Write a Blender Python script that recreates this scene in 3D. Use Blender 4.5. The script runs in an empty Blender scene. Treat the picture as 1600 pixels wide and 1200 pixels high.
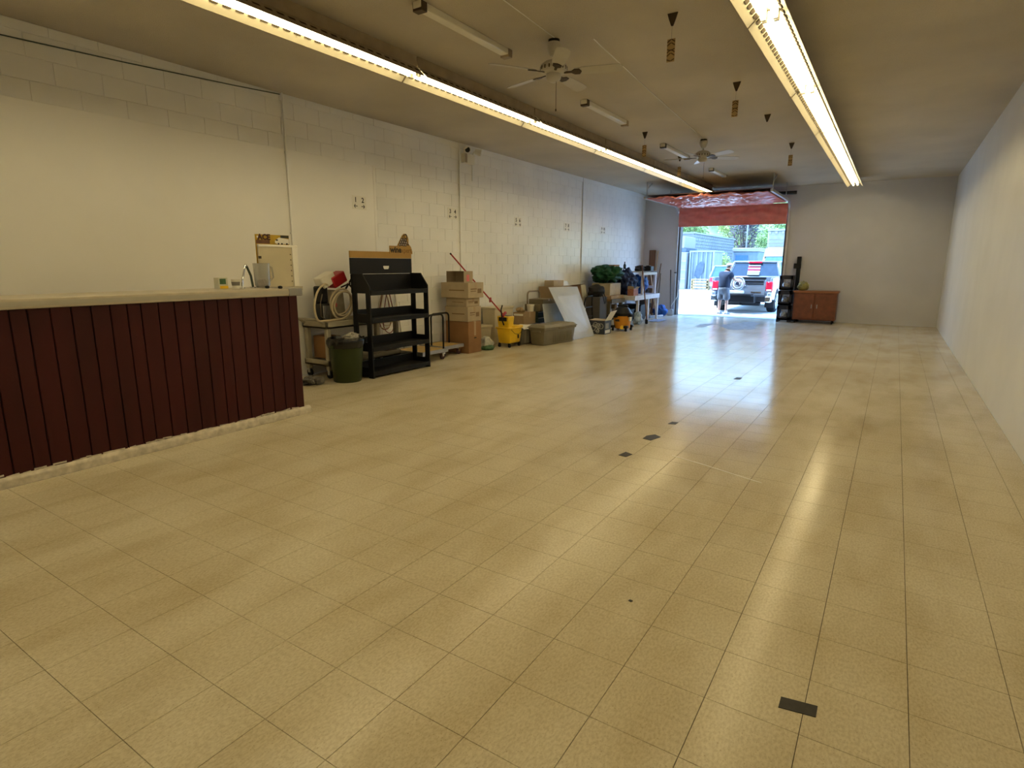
import bpy, bmesh, math, random
from mathutils import Vector, Matrix, noise
random.seed(7)
PI = math.pi
sc = bpy.context.scene
COL = sc.collection

# ------------------------------------------------------------------ camera
F_PX, YAW, PITCH, ROLL, CAM_H = 910.84, 0.573408, 0.202189, 0.002747, 1.5088
cy_, sy_, cp_, sp_ = math.cos(YAW), math.sin(YAW), math.cos(PITCH), math.sin(PITCH)
FW = Vector((-sy_*cp_, cy_*cp_, -sp_)); RT0 = Vector((cy_, sy_, 0)); UP0 = RT0.cross(FW)
RT = RT0*math.cos(ROLL) + UP0*math.sin(ROLL); UP = UP0*math.cos(ROLL) - RT0*math.sin(ROLL)
CAMP = Vector((0, 0, CAM_H))
cam = bpy.data.cameras.new('camera'); camo = bpy.data.objects.new('camera', cam); COL.objects.link(camo)
cam.sensor_fit = 'HORIZONTAL'; cam.sensor_width = 36.0; cam.lens = F_PX/1600*36
cam.clip_start = 0.05; cam.clip_end = 400
m3 = Matrix((RT, UP, -FW)).transposed()
camo.matrix_world = Matrix.Translation(CAMP) @ m3.to_4x4()
sc.camera = camo
def project(p):
    d = Vector(p) - CAMP; w = d.dot(FW)
    if w < 0.05: return None
    return 800 + F_PX*d.dot(RT)/w, 600 - F_PX*d.dot(UP)/w, w

# ------------------------------------------------------------------ sky, sun, exposure
world = bpy.data.worlds.new('world'); sc.world = world; world.use_nodes = True
wn = world.node_tree.nodes; wl = world.node_tree.links; wn.clear()
wo = wn.new('ShaderNodeOutputWorld'); bg = wn.new('ShaderNodeBackground')
tc = wn.new('ShaderNodeTexCoord'); sp = wn.new('ShaderNodeSeparateXYZ'); rp = wn.new('ShaderNodeValToRGB')
rp.color_ramp.elements[0].position = 0.0; rp.color_ramp.elements[0].color = (0.45, 0.72, 1.0, 1)
rp.color_ramp.elements[1].position = 0.6; rp.color_ramp.elements[1].color = (0.20, 0.46, 1.0, 1)
wl.new(tc.outputs['Generated'], sp.inputs[0]); wl.new(sp.outputs['Z'], rp.inputs[0])
wl.new(rp.outputs[0], bg.inputs[0]); bg.inputs[1].default_value = 8.5
wl.new(bg.outputs[0], wo.inputs[0])
sun = bpy.data.lights.new('sun', 'SUN'); suno = bpy.data.objects.new('sun', sun); COL.objects.link(suno)
sun.energy = 17.0; sun.angle = 0.009; sun.color = (0.64, 0.84, 1.0)
suno.rotation_euler = Vector((-0.40, -0.16, 0.90)).to_track_quat('Z', 'Y').to_euler()
suno.location = (-8, 10, 20)
vs = sc.view_settings
vs.view_transform = 'Standard'; vs.look = 'None'; vs.exposure = 0.0; vs.gamma = 1.0; vs.use_curve_mapping = False
TUBE_STRENGTH = 15.5
TUBE_COLOR = (1.0, 0.83, 0.46)

# ------------------------------------------------------------------ materials
MATS = {}
def mat(key, col, rough=0.6, metal=0.0, var=0.12, vscale=6.0, bump=0.0, bscale=60.0, spec=0.5, trans=0.0, alpha=1.0,
        coat=0.0, stretch=(1, 1, 1), emit=None, estr=0.0, sheen=0.0):
    if key in MATS: return MATS[key]
    m = bpy.data.materials.new(key); m.use_nodes = True; MATS[key] = m
    nt = m.node_tree; N = nt.nodes; L = nt.links
    b = N['Principled BSDF']
    b.inputs['Roughness'].default_value = rough; b.inputs['Metallic'].default_value = metal
    b.inputs['Specular IOR Level'].default_value = spec
    b.inputs['Transmission Weight'].default_value = trans; b.inputs['Alpha'].default_value = alpha
    b.inputs['Coat Weight'].default_value = coat
    c = (*col, 1)
    geo = N.new('ShaderNodeNewGeometry'); mp = N.new('ShaderNodeMapping'); mp.inputs['Scale'].default_value = stretch
    L.new(geo.outputs['Position'], mp.inputs[0])
    nz = N.new('ShaderNodeTexNoise'); nz.inputs['Scale'].default_value = vscale; nz.inputs['Detail'].default_value = 5
    L.new(mp.outputs[0], nz.inputs['Vector'])
    rm = N.new('ShaderNodeValToRGB')
    rm.color_ramp.elements[0].position = 0.3; rm.color_ramp.elements[1].position = 0.72
    rm.color_ramp.elements[0].color = (*[x*(1-var) for x in col], 1)
    rm.color_ramp.elements[1].color = (*[min(1, x*(1+var*0.6)) for x in col], 1)
    L.new(nz.outputs[0], rm.inputs[0]); L.new(rm.outputs[0], b.inputs['Base Color'])
    if bump:
        n2 = N.new('ShaderNodeTexNoise'); n2.inputs['Scale'].default_value = bscale; n2.inputs['Detail'].default_value = 3
        L.new(mp.outputs[0], n2.inputs['Vector'])
        bp = N.new('ShaderNodeBump'); bp.inputs['Strength'].default_value = bump; bp.inputs['Distance'].default_value = 0.01
        L.new(n2.outputs[0], bp.inputs['Height']); L.new(bp.outputs[0], b.inputs['Normal'])
    if emit:
        b.inputs['Emission Color'].default_value = (*emit, 1); b.inputs['Emission Strength'].default_value = estr
    return m

def floor_material():
    m = mat('vinyl_tile', (0.50, 0.435, 0.315), rough=0.2)
    nt = m.node_tree; N = nt.nodes; L = nt.links; b = N['Principled BSDF']
    geo = N.new('ShaderNodeNewGeometry')
    def nz(scale, detail=4, stretch=None, dist=0.0):
        n = N.new('ShaderNodeTexNoise'); n.inputs['Scale'].default_value = scale; n.inputs['Detail'].default_value = detail
        n.inputs['Distortion'].default_value = dist
        if stretch:
            mp = N.new('ShaderNodeMapping'); mp.inputs['Scale'].default_value = stretch
            L.new(geo.outputs['Position'], mp.inputs[0]); L.new(mp.outputs[0], n.inputs['Vector'])
        else: L.new(geo.outputs['Position'], n.inputs['Vector'])
        return n
    def ramp(src, a, b_, c0, c1):
        r = N.new('ShaderNodeValToRGB'); r.color_ramp.elements[0].position = a; r.color_ramp.elements[1].position = b_
        r.color_ramp.elements[0].color = (*c0, 1); r.color_ramp.elements[1].color = (*c1, 1)
        L.new(src, r.inputs[0]); return r
    def mul(a, b_):
        x = N.new('ShaderNodeMix'); x.data_type = 'RGBA'; x.blend_type = 'MULTIPLY'; x.inputs[0].default_value = 1
        L.new(a, x.inputs[6]); L.new(b_, x.inputs[7]); return x.outputs[2]
    chips = ramp(nz(110, 2, (1, 0.5, 1)).outputs[0], 0.33, 0.62, (0.84, 0.815, 0.77), (1, 1, 1))
    fleck = ramp(nz(190, 2).outputs[0], 0.27, 0.38, (0.62, 0.55, 0.45), (1, 1, 1))
    cloud = ramp(nz(0.9, 5, None, 0.2).outputs[0], 0.30, 0.70, (0.84, 0.80, 0.72), (1, 1, 1))
    scuff = ramp(nz(2.2, 6, (1.6, 0.6, 1), 0.2).outputs[0], 0.25, 0.55, (0.82, 0.78, 0.69), (1, 1, 1))
    base = N.new('ShaderNodeRGB'); base.outputs[0].default_value = (0.765, 0.71, 0.575, 1)
    c = mul(mul(mul(mul(base.outputs[0], chips.outputs[0]), fleck.outputs[0]), cloud.outputs[0]), scuff.outputs[0])
    L.new(c, b.inputs['Base Color'])
    rr = ramp(nz(1.3, 4, None, 0.2).outputs[0], 0.25, 0.8, (0.14,)*3, (0.22,)*3)
    L.new(rr.outputs[0], b.inputs['Roughness'])
    bp = N.new('ShaderNodeBump'); bp.inputs['Strength'].default_value = 0.035; bp.inputs['Distance'].default_value = 0.02
    w = nz(3.5, 2, (1, 1.6, 1)); L.new(w.outputs[0], bp.inputs['Height'])
    L.new(bp.outputs[0], b.inputs['Normal'])
    b.inputs['Specular IOR Level'].default_value = 0.13
    return m

def leaf_material(key, col):
    m = mat(key, col, rough=0.55, var=0.45, vscale=1.2)
    b = m.node_tree.nodes['Principled BSDF']
    return m

W_PAINT = mat('wall_paint', (0.87, 0.865, 0.85), rough=0.32, var=0.06, vscale=1.3, bump=0.12, bscale=45)
W_FLAT = mat('panel_paint', (0.89, 0.875, 0.85), rough=0.5, var=0.05, vscale=0.8, bump=0.05, bscale=30)
W_GREY = mat('back_wall_paint', (0.66, 0.65, 0.66), rough=0.55, var=0.08, vscale=1.0, bump=0.05, bscale=40)
CEIL = mat('stippled_ceiling', (0.62, 0.56, 0.46), rough=0.9, var=0.14, vscale=0.7, bump=0.9, bscale=120)
SUBF = mat('dark_mastic', (0.055, 0.04, 0.025), rough=0.9, var=0.3)
TILE = floor_material()
WHITE = mat('white_enamel', (0.80, 0.77, 0.68), rough=0.35, var=0.05)
WHITEP = mat('white_paper', (0.84, 0.82, 0.76), rough=0.7, var=0.03)
BLACK = mat('black_plastic', (0.008, 0.008, 0.009), rough=0.45, var=0.3, spec=0.3)
BLACKM = mat('black_laminate', (0.009, 0.009, 0.011), rough=0.5, var=0.25, vscale=3, spec=0.25)
INK = mat('dark_ink', (0.015, 0.012, 0.01), rough=0.7, var=0.1)
RUBBER = mat('black_rubber', (0.012, 0.012, 0.013), rough=0.8, var=0.3, spec=0.2)
CHROME = mat('chrome', (0.75, 0.76, 0.78), rough=0.16, metal=1.0, var=0.08)
STEEL = mat('dull_steel', (0.45, 0.45, 0.46), rough=0.42, metal=1.0, var=0.15)
GALV = mat('galvanised_track', (0.62, 0.63, 0.64), rough=0.4, metal=0.6, var=0.12)
CARD = mat('cardboard', (0.36, 0.25, 0.14), rough=0.85, var=0.15, vscale=4)
CARDD = mat('brown_cardboard', (0.30, 0.155, 0.065), rough=0.85, var=0.15, vscale=4)
CARDL = mat('tan_cardboard', (0.46, 0.37, 0.25), rough=0.85, var=0.12, vscale=4)
TAPE = mat('packing_tape', (0.42, 0.30, 0.17), rough=0.3, var=0.08)
MAROON = mat('maroon_boards', (0.050, 0.005, 0.006), spec=0.3, rough=0.5, var=0.25, vscale=5, bump=0.1, bscale=25, stretch=(1, 1, 0.15))
DUCT = mat('duct_tape', (0.30, 0.29, 0.28), rough=0.35, metal=0.3, var=0.15)
CTOP = mat('counter_laminate', (0.56, 0.50, 0.40), rough=0.35, var=0.12, vscale=8)
TRIMW = mat('chipped_white_trim', (0.66, 0.60, 0.50), rough=0.6, var=0.28, vscale=18)
BEIGE = mat('beige_plastic', (0.40, 0.36, 0.27), rough=0.5, var=0.12)
GREENP = mat('olive_green_plastic', (0.035, 0.050, 0.014), rough=0.5, spec=0.3, var=0.12)
BAGB = mat('black_bin_liner', (0.010, 0.010, 0.011), rough=0.22, var=0.3)
CLEAR = mat('clear_plastic', (0.80, 0.80, 0.78), rough=0.12, trans=0.75, var=0.03)
FROST = mat('frosted_plastic_sheet', (0.52, 0.54, 0.55), rough=0.5, trans=0.12, var=0.10, vscale=3)
CREAMP = mat('cream_translucent_plastic', (0.70, 0.62, 0.44), rough=0.35, trans=0.15, var=0.06)
WEDGE = mat('white_edge_strip', (0.88, 0.86, 0.80), rough=0.3, var=0.03)
GOLD = mat('gold_print', (0.40, 0.23, 0.045), rough=0.45, var=0.08)
YEL = mat('yellow_plastic', (0.88, 0.56, 0.02), rough=0.4, var=0.1)
ORANGE = mat('yellow_orange_plastic', (0.66, 0.27, 0.012), rough=0.4, var=0.1)
REDP = mat('red_paint', (0.40, 0.016, 0.020), rough=0.4, var=0.12)
REDV = mat('red_vinyl', (0.78, 0.25, 0.21), rough=0.19, var=0.18, vscale=5, bump=0.15, bscale=12)
HOSE = mat('cream_hose', (0.56, 0.47, 0.32), rough=0.4, var=0.08)
HOSER = mat('red_cord', (0.22, 0.03, 0.04), rough=0.5, var=0.1)
PLY = mat('yellow_plywood', (0.58, 0.40, 0.14), rough=0.55, var=0.2, vscale=8, stretch=(1, 0.15, 1))
WOODB = mat('brown_wood', (0.17, 0.075, 0.035), rough=0.6, var=0.3, vscale=12, stretch=(1, 1, 0.1))
WOODL = mat('pale_wood', (0.62, 0.45, 0.27), rough=0.65, var=0.2, vscale=10, stretch=(1, 1, 0.15))
WOODC = mat('red_brown_cabinet', (0.20, 0.06, 0.025), rough=0.45, var=0.25, vscale=10)
TOTE = mat('olive_grey_tote', (0.215, 0.19, 0.135), rough=0.5, var=0.1)
GREYP = mat('grey_plastic', (0.22, 0.21, 0.20), rough=0.5, var=0.12)
TARPG = mat('green_tarp', (0.010, 0.075, 0.032), rough=0.55, spec=0.25, var=0.4, vscale=6)
TARPN = mat('navy_tarp', (0.010, 0.020, 0.075), rough=0.55, spec=0.25, var=0.4, vscale=6)
TARPB = mat('blue_tarp', (0.02, 0.11, 0.42), rough=0.5, spec=0.25, var=0.45, vscale=7)
PALEB = mat('pale_blue_plastic', (0.38, 0.50, 0.68), rough=0.35, var=0.25, vscale=14)
BRICKP = mat('red_printed_carton', (0.42, 0.17, 0.11), rough=0.7, var=0.55, vscale=30)
SILVER = mat('silver_car_paint', (0.27, 0.28, 0.30), rough=0.25, metal=0.35, var=0.05, coat=0.5)
DGLASS = mat('dark_glass', (0.02, 0.03, 0.045), rough=0.06, var=0.2, spec=0.8)
BGLASS = mat('blue_glass', (0.05, 0.11, 0.22), rough=0.06, var=0.2, spec=0.8)
TAILR = mat('red_lens', (0.62, 0.015, 0.04), rough=0.2, var=0.15)
NAVY = mat('navy_shirt', (0.012, 0.020, 0.045), rough=0.85, var=0.25, vscale=10, bump=0.3, bscale=30)
SHORT = mat('grey_shorts', (0.15, 0.16, 0.18), rough=0.9, var=0.25, vscale=9, bump=0.3, bscale=25)
SKIN = mat('skin', (0.55, 0.31, 0.22), rough=0.55, var=0.08)
CAPM = mat('pale_grey_cap', (0.60, 0.64, 0.66), rough=0.8, var=0.1)
SHOE = mat('grey_shoe', (0.20, 0.21, 0.24), rough=0.7, var=0.15)
HAIR = mat('grey_hair', (0.20, 0.17, 0.15), rough=0.8, var=0.3, vscale=60)
ASPH = mat('sunlit_concrete_yard', (0.62, 0.60, 0.57), rough=0.85, var=0.14, vscale=0.8, bump=0.2, bscale=20)
BLOCKG = mat('grey_block_building', (0.17, 0.19, 0.205), rough=0.85, var=0.12, vscale=2)
CORR = mat('blue_grey_corrugated', (0.17, 0.20, 0.225), rough=0.5, var=0.12, vscale=2)
WSLAT = mat('white_metal_siding', (0.22, 0.22, 0.22), rough=0.5, var=0.05)
DULLBLUE = mat('dull_dark_blue', (0.06, 0.09, 0.13), rough=0.6, var=0.3)
YELT = mat('cream_yellow_truck', (0.15, 0.10, 0.042), rough=0.35, var=0.06, coat=0.3)
LEAF1 = leaf_material('green_leaves', (0.20, 0.30, 0.085))
LEAF2 = leaf_material('light_green_leaves', (0.34, 0.42, 0.13))
LEAF3 = leaf_material('grey_purple_leaves', (0.13, 0.115, 0.125))
BARK = mat('bark', (0.10, 0.075, 0.055), rough=0.9, var=0.3)
FANW = mat('fan_white', (0.56, 0.53, 0.47), rough=0.4, var=0.06)
BRONZE = mat('aged_bronze', (0.09, 0.065, 0.04), rough=0.5, metal=0.5, var=0.2)
ZIG = mat('brown_zigzag_print', (0.10, 0.055, 0.02), rough=0.6, var=0.15)
ZIGB = mat('tan_card', (0.52, 0.36, 0.16), rough=0.7, var=0.1)
REFL = mat('fixture_reflector', (0.50, 0.45, 0.33), rough=0.4, var=0.04)
FIXB = mat('fixture_outside', (0.40, 0.32, 0.22), rough=0.5, var=0.15)
TUBEM = mat('lit_tube', (1, 1, 1), rough=0.5, var=0.0, emit=TUBE_COLOR, estr=TUBE_STRENGTH)
PINK = mat('pink_label', (0.75, 0.20, 0.22), rough=0.6, var=0.1)
GREENB = mat('green_print', (0.06, 0.15, 0.06), rough=0.5, var=0.4, vscale=25)

# ------------------------------------------------------------------ mesh building
class MB:
    def __init__(s): s.v = []; s.f = []
    def add(s, vs_, fs):
        k = len(s.v); s.v += [Vector(p) for p in vs_]; s.f += [tuple(i+k for i in f) for f in fs]; return s
    def box(s, x0, x1, y0, y1, z0, z1):
        return s.add([(x0,y0,z0),(x1,y0,z0),(x1,y1,z0),(x0,y1,z0),(x0,y0,z1),(x1,y0,z1),(x1,y1,z1),(x0,y1,z1)],
                     [(0,3,2,1),(4,5,6,7),(0,1,5,4),(1,2,6,5),(2,3,7,6),(3,0,4,7)])
    def cbox(s, c, size, rot=(0,0,0)):
        from mathutils import Euler
        R = Euler(rot).to_matrix(); c = Vector(c); a, b, d = [q/2 for q in size]
        P = [(-a,-b,-d),(a,-b,-d),(a,b,-d),(-a,b,-d),(-a,-b,d),(a,-b,d),(a,b,d),(-a,b,d)]
        return s.add([c + R @ Vector(p) for p in P], [(0,3,2,1),(4,5,6,7),(0,1,5,4),(1,2,6,5),(2,3,7,6),(3,0,4,7)])
    def bar(s, p0, p1, w, h, up=(0,0,1)):
        p0 = Vector(p0); p1 = Vector(p1); d = (p1-p0).normalized(); u = Vector(up)
        if abs(d.dot(u)) > 0.95: u = Vector((1,0,0))
        r = d.cross(u).normalized(); u = r.cross(d)
        P = []
        for p in (p0, p1):
            for a, b in ((-1,-1),(1,-1),(1,1),(-1,1)): P.append(p + r*a*w/2 + u*b*h/2)
        return s.add(P, [(0,1,2,3),(7,6,5,4),(0,4,5,1),(1,5,6,2),(2,6,7,3),(3,7,4,0)])
    def cyl(s, p0, p1, r0, r1=None, n=16):
        if r1 is None: r1 = r0
        p0 = Vector(p0); p1 = Vector(p1); d = (p1-p0).normalized()
        u = Vector((0,0,1)) if abs(d.z) < 0.9 else Vector((1,0,0))
        a = d.cross(u).normalized(); b = d.cross(a)
        P = [p0 + (a*math.cos(t)+b*math.sin(t))*r0 for t in [2*PI*i/n for i in range(n)]]
        P += [p1 + (a*math.cos(t)+b*math.sin(t))*r1 for t in [2*PI*i/n for i in range(n)]]
        fs = [(i, n+i, n+(i+1)%n, (i+1)%n) for i in range(n)]
        fs += [tuple(range(n)), tuple(range(2*n-1, n-1, -1))]
        return s.add(P, fs)
    def tube(s, pts, r, n=8, closed=False):
        pts = [Vector(p) for p in pts]; m = len(pts); P = []; u = None
        for i, p in enumerate(pts):
            if closed: d = pts[(i+1) % m] - pts[i-1]
            else: d = pts[min(i+1, m-1)] - pts[max(i-1, 0)]
            d.normalize()
            if u is None:
                u = Vector((0,0,1)) if abs(d.z) < 0.9 else Vector((1,0,0))
            u = (u - d*u.dot(d)).normalized(); w = d.cross(u)
            rr = r[i] if isinstance(r, (list, tuple)) else r
            P += [p + (u*math.cos(t)+w*math.sin(t))*rr for t in [2*PI*k/n for k in range(n)]]
        fs = []
        for i in range(m if closed else m-1):
            j = (i+1) % m
            fs += [(i*n+k, i*n+(k+1)%n, j*n+(k+1)%n, j*n+k) for k in range(n)]
        if not closed: fs += [tuple(range(n-1,-1,-1)), tuple((m-1)*n+k for k in range(n))]
        return s.add(P, fs)
    def lathe(s, c, prof, n=28):
        P = []; m = len(prof)
        for r, z in prof: P += [(c[0]+r*math.cos(2*PI*k/n), c[1]+r*math.sin(2*PI*k/n), c[2]+z) for k in range(n)]
        fs = []
        for i in range(m-1): fs += [(i*n+k, i*n+(k+1)%n, (i+1)*n+(k+1)%n, (i+1)*n+k) for k in range(n)]
        if prof[0][0] > 1e-6: fs.append(tuple(range(n-1,-1,-1)))
        if prof[-1][0] > 1e-6: fs.append(tuple((m-1)*n+k for k in range(n)))
        return s.add(P, fs)
    def prism(s, poly, plane, a, b):
        n = len(poly)
        def P(u, v, w): return {'yz': (w,u,v), 'xz': (u,w,v), 'xy': (u,v,w)}[plane]
        vv = [P(u,v,a) for u, v in poly] + [P(u,v,b) for u, v in poly]
        return s.add(vv, [tuple(range(n-1,-1,-1)), tuple(range(n,2*n))] + [(i,(i+1)%n,n+(i+1)%n,n+i) for i in range(n)])
    def poly3(s, pts, thick):
        pts = [Vector(p) for p in pts]; nrm = (pts[1]-pts[0]).cross(pts[2]-pts[0]).normalized()*thick; n = len(pts)
        return s.add(pts + [p+nrm for p in pts], [tuple(range(n-1,-1,-1)), tuple(range(n,2*n))] + [(i,(i+1)%n,n+(i+1)%n,n+i) for i in range(n)])
    def blob(s, c, rad, amp=0.15, freq=2.0, seed=0, n=20, m=12, flat=None, ridge=False):
        c = Vector(c); P = []
        for j in range(m+1):
            th = PI*j/m
            for i in range(n):
                ph = 2*PI*i/n
                d = Vector((math.sin(th)*math.cos(ph), math.sin(th)*math.sin(ph), math.cos(th)))
                q = d*freq + Vector((seed*7.3, seed*3.1, seed*1.7))
                nn = noise.noise(q)
                if ridge:
                    q2 = q + Vector((noise.noise(q*0.7), noise.noise(q*0.7+Vector((5,0,0))), 0))*0.8
                    nn = 1-2.4*abs(noise.noise(q2)) + 0.35*(1-2.4*abs(noise.noise(q2*1.9))) - 0.75 + 1.1*noise.noise(d*1.2+Vector((seed*1.3,seed,3)))
                k = 1 + amp*nn*(1.6 if not ridge else 1)
                p = c + Vector((d.x*rad[0]*k, d.y*rad[1]*k, d.z*rad[2]*k))
                if flat is not None and p.z < flat: p.z = flat
                P.append(p)
        fs = []
        for j in range(m):
            for i in range(n):
                a, b = j*n+i, j*n+(i+1)%n
                if j == 0: fs.append((a, b+n, a+n)[::-1] if False else (a, a+n, b+n))
                elif j == m-1: fs.append((a, a+n, b))
                else: fs.append((a, a+n, b+n, b))
        return s.add(P, fs)
    def grid(s, fn, nu, nv, thick=None):
        P = [fn(i/nu, j/nv) for j in range(nv+1) for i in range(nu+1)]
        w = nu+1
        fs = [(j*w+i, j*w+i+1, (j+1)*w+i+1, (j+1)*w+i) for j in range(nv) for i in range(nu)]
        if thick is None: return s.add(P, fs)
        t = Vector(thick); k = len(P)
        P2 = [Vector(p)+t for p in P]
        fs2 = [tuple(x+k for x in f[::-1]) for f in fs]
        rim = [j for j in range(w)] + [j*w+nu for j in range(1, nv+1)] + [nv*w+i for i in range(nu-1,-1,-1)] + [j*w for j in range(nv-1,0,-1)]
        rf = [(rim[i], rim[(i+1) % len(rim)], rim[(i+1) % len(rim)]+k, rim[i]+k) for i in range(len(rim))]
        return s.add(list(P)+P2, fs+fs2+[f[::-1] for f in rf])
    def rotz(s, a, cx, cy):
        c, q = math.cos(a), math.sin(a)
        for p in s.v:
            x, y = p.x-cx, p.y-cy; p.x = cx+c*x-q*y; p.y = cy+q*x+c*y
        return s
    def xform(s, M):
        s.v = [M @ p for p in s.v]; return s
    def mesh(s, name, origin=(0,0,0), bevel=0.0, smooth=True, seg=1):
        me = bpy.data.meshes.new(name); o = Vector(origin)
        me.from_pydata([p-o for p in s.v], [], s.f)
        bm = bmesh.new(); bm.from_mesh(me)
        bmesh.ops.recalc_face_normals(bm, faces=bm.faces)
        if bevel:
            es = [e for e in bm.edges if len(e.link_faces) == 2 and e.calc_face_angle(0) > 0.6]
            bmesh.ops.bevel(bm, geom=es, offset=bevel, segments=seg, affect='EDGES', profile=0.5)
        bm.to_mesh(me); bm.free()
        if smooth:
            for p in me.polygons: p.use_smooth = True
            me.set_sharp_from_angle(angle=0.7)
        return me
    def base(s):
        xs = [p.x for p in s.v]; ys = [p.y for p in s.v]; zs = [p.z for p in s.v]
        return Vector(((min(xs)+max(xs))/2, (min(ys)+max(ys))/2, min(zs)))
    def build(s, name, m, parent=None, bevel=0.0, smooth=True, seg=1, label=None, soft=False):
        if parent is None: o0 = s.base()
        else: o0 = ORIG[parent]
        me = s.mesh(name, o0, bevel, smooth, seg); me.materials.append(m)
        if soft: me.set_sharp_from_angle(angle=3.1)
        o = bpy.data.objects.new(name, me); COL.objects.link(o); ORIG[o] = o0
        if parent is None: o.location = o0
        else: o.parent = parent
        if label: o['label'] = label
        return o
ORIG = {}
def thing(name, label, cat, loc, group=None):
    o = bpy.data.objects.new(name, None); COL.objects.link(o); o.location = loc; ORIG[o] = Vector(loc)
    o.empty_display_size = 0.1
    o['label'] = label; o['category'] = cat
    if group: o['group'] = group
    return o
def tag(o, label, cat, group=None, kind=None):
    o['label'] = label; o['category'] = cat
    if group: o['group'] = group
    if kind: o['kind'] = kind
    return o
def copy_tree(o, parent=None):
    c = o.copy(); COL.objects.link(c); c.parent = parent; ORIG[c] = Vector(o.location) if parent is None else ORIG.get(parent, Vector())
    for ch in list(o.children): copy_tree(ch, c)
    return c
def B(x0, x1, y0, y1, z0, z1): return MB().box(x0, x1, y0, y1, z0, z1)
def text_mb(s, size, extrude=0.001, offset=0.0):
    cu = bpy.data.curves.new('lettering', 'FONT'); cu.body = s; cu.size = size; cu.extrude = extrude; cu.offset = offset
    cu.align_x = 'CENTER'; cu.align_y = 'CENTER'; cu.resolution_u = 3
    ob = bpy.data.objects.new('lettering', cu); COL.objects.link(ob)
    dg = bpy.context.evaluated_depsgraph_get(); me = bpy.data.meshes.new_from_object(ob.evaluated_get(dg))
    b = MB(); b.add([v.co.copy() for v in me.vertices], [tuple(p.vertices) for p in me.polygons])
    bpy.data.objects.remove(ob); bpy.data.meshes.remove(me); bpy.data.curves.remove(cu)
    return b
def text_x(s, size, x, y, z, parent, m=INK, name='lettering', offset=0.0):   # faces +X, reads along +Y
    b = text_mb(s, size, 0.0008, offset)
    b.v = [Vector((x + p.z, y + p.x, z + p.y)) for p in b.v]
    return b.build(name, m, parent, smooth=False)
def arc(c, r, a0, a1, n, ax):    # points on an arc; ax = (u, v) vectors
    u, v = Vector(ax[0]), Vector(ax[1]); c = Vector(c)
    return [c + u*r*math.cos(a0+(a1-a0)*i/n) + v*r*math.sin(a0+(a1-a0)*i/n) for i in range(n+1)]
def hoop(p0, p1, h, r, n=5):     # inverted U pipe path from p0 up, over and down to p1
    p0, p1 = Vector(p0), Vector(p1); d = (p1-p0); L = d.length; d.normalize(); up = Vector((0,0,1)); zt = max(p0.z, p1.z)+h
    a = Vector((p0.x,p0.y,zt-r)) + d*r; b = Vector((p1.x,p1.y,zt-r)) - d*r
    return [p0] + arc(a, r, PI, PI/2, n, (d, up)) + arc(b, r, PI/2, 0, n, (d, up)) + [p1]
def cr(pts, n=6):                # smooth curve through the points
    P = [Vector(p) for p in pts]; P = [P[0]*2-P[1]] + P + [P[-1]*2-P[-2]]; out = []
    for i in range(1, len(P)-2):
        a, b, c, d = P[i-1:i+3]
        for k in range(n):
            t = k/n; out.append(0.5*((2*b)+(c-a)*t+(2*a-5*b+4*c-d)*t*t+(3*b-a-3*c+d)*t**3))
    return out + [P[-2]]
ORD = ['added unseen first', 'second', 'third', 'fourth', 'fifth', 'sixth', 'seventh', 'eighth', 'ninth', 'tenth']

# ================================================================== the room
XL, XR, YF, YB, ZC = -6.70, 1.00, -3.0, 17.95, 3.60
def struct(o, label, cat):
    return tag(o, label, cat, kind='structure')
floor = struct(B(XL-0.2, XR+0.2, YF-0.2, YB+0.2, -0.20, -0.004).build('floor', SUBF, smooth=False), 'beige vinyl tile floor of the long shop room', 'floor')
T = 0.3048; GX, GY = -0.40404, 1.58933; G = 0.0007
def tile_mb(cx, cy, x0, x1, y0, y1, mb):
    e = 0.0006
    a = [(x0+G,y0+G,-0.0045),(x1-G,y0+G,-0.0045),(x1-G,y1-G,-0.0045),(x0+G,y1-G,-0.0045)]
    t = [(x0+G+e,y0+G+e,0),(x1-G-e,y0+G+e,0),(x1-G-e,y1-G-e,0),(x0+G+e,y1-G-e,0)]
    return mb.add(a+t, [(4,5,6,7),(0,1,5,4),(1,2,6,5),(2,3,7,6),(3,0,4,7)])
cells = []
i0, i1 = math.floor((XL-GX)/T), math.ceil((XR-GX)/T); j0, j1 = math.floor((YF-GY)/T), math.ceil((YB-GY)/T)
for i in range(i0, i1):
    for j in range(j0, j1):
        x0, x1 = max(XL, GX+i*T), min(XR, GX+(i+1)*T); y0, y1 = max(YF, GY+j*T), min(YB, GY+(j+1)*T)
        if x1-x0 < 0.02 or y1-y0 < 0.02: continue
        full = abs(x1-x0-T) < 1e-4 and abs(y1-y0-T) < 1e-4
        q = project(((x0+x1)/2, (y0+y1)/2, 0))
        vis = full and q and -60 < q[0] < 1660 and q[1] < 1260
        cells.append((q[2] if vis else 1e9, x0, x1, y0, y1))
cells.sort()
one = MB(); tile_mb(0, 0, 0, T, 0, T, one)
tme = one.mesh('tile', smooth=False); tme.materials.append(TILE)
rest = MB()
F0 = ORIG[floor]
for k, (d, x0, x1, y0, y1) in enumerate(cells):
    if k < 300 and d < 1e8:
        o = bpy.data.objects.new('tile', tme); COL.objects.link(o); o.parent = floor; o.location = Vector((x0, y0, 0)) - F0
    else: tile_mb(0, 0, x0, x1, y0, y1, rest)
o = rest.build('tile', TILE, floor, smooth=False); o['kind'] = 'stuff'

ceiling = struct(B(XL-0.2, XR+0.2, YF-0.2, YB+0.2, ZC, ZC+0.2).build('ceiling', CEIL, smooth=False), 'stippled cream ceiling with two rows of tube lights', 'ceiling')

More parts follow.
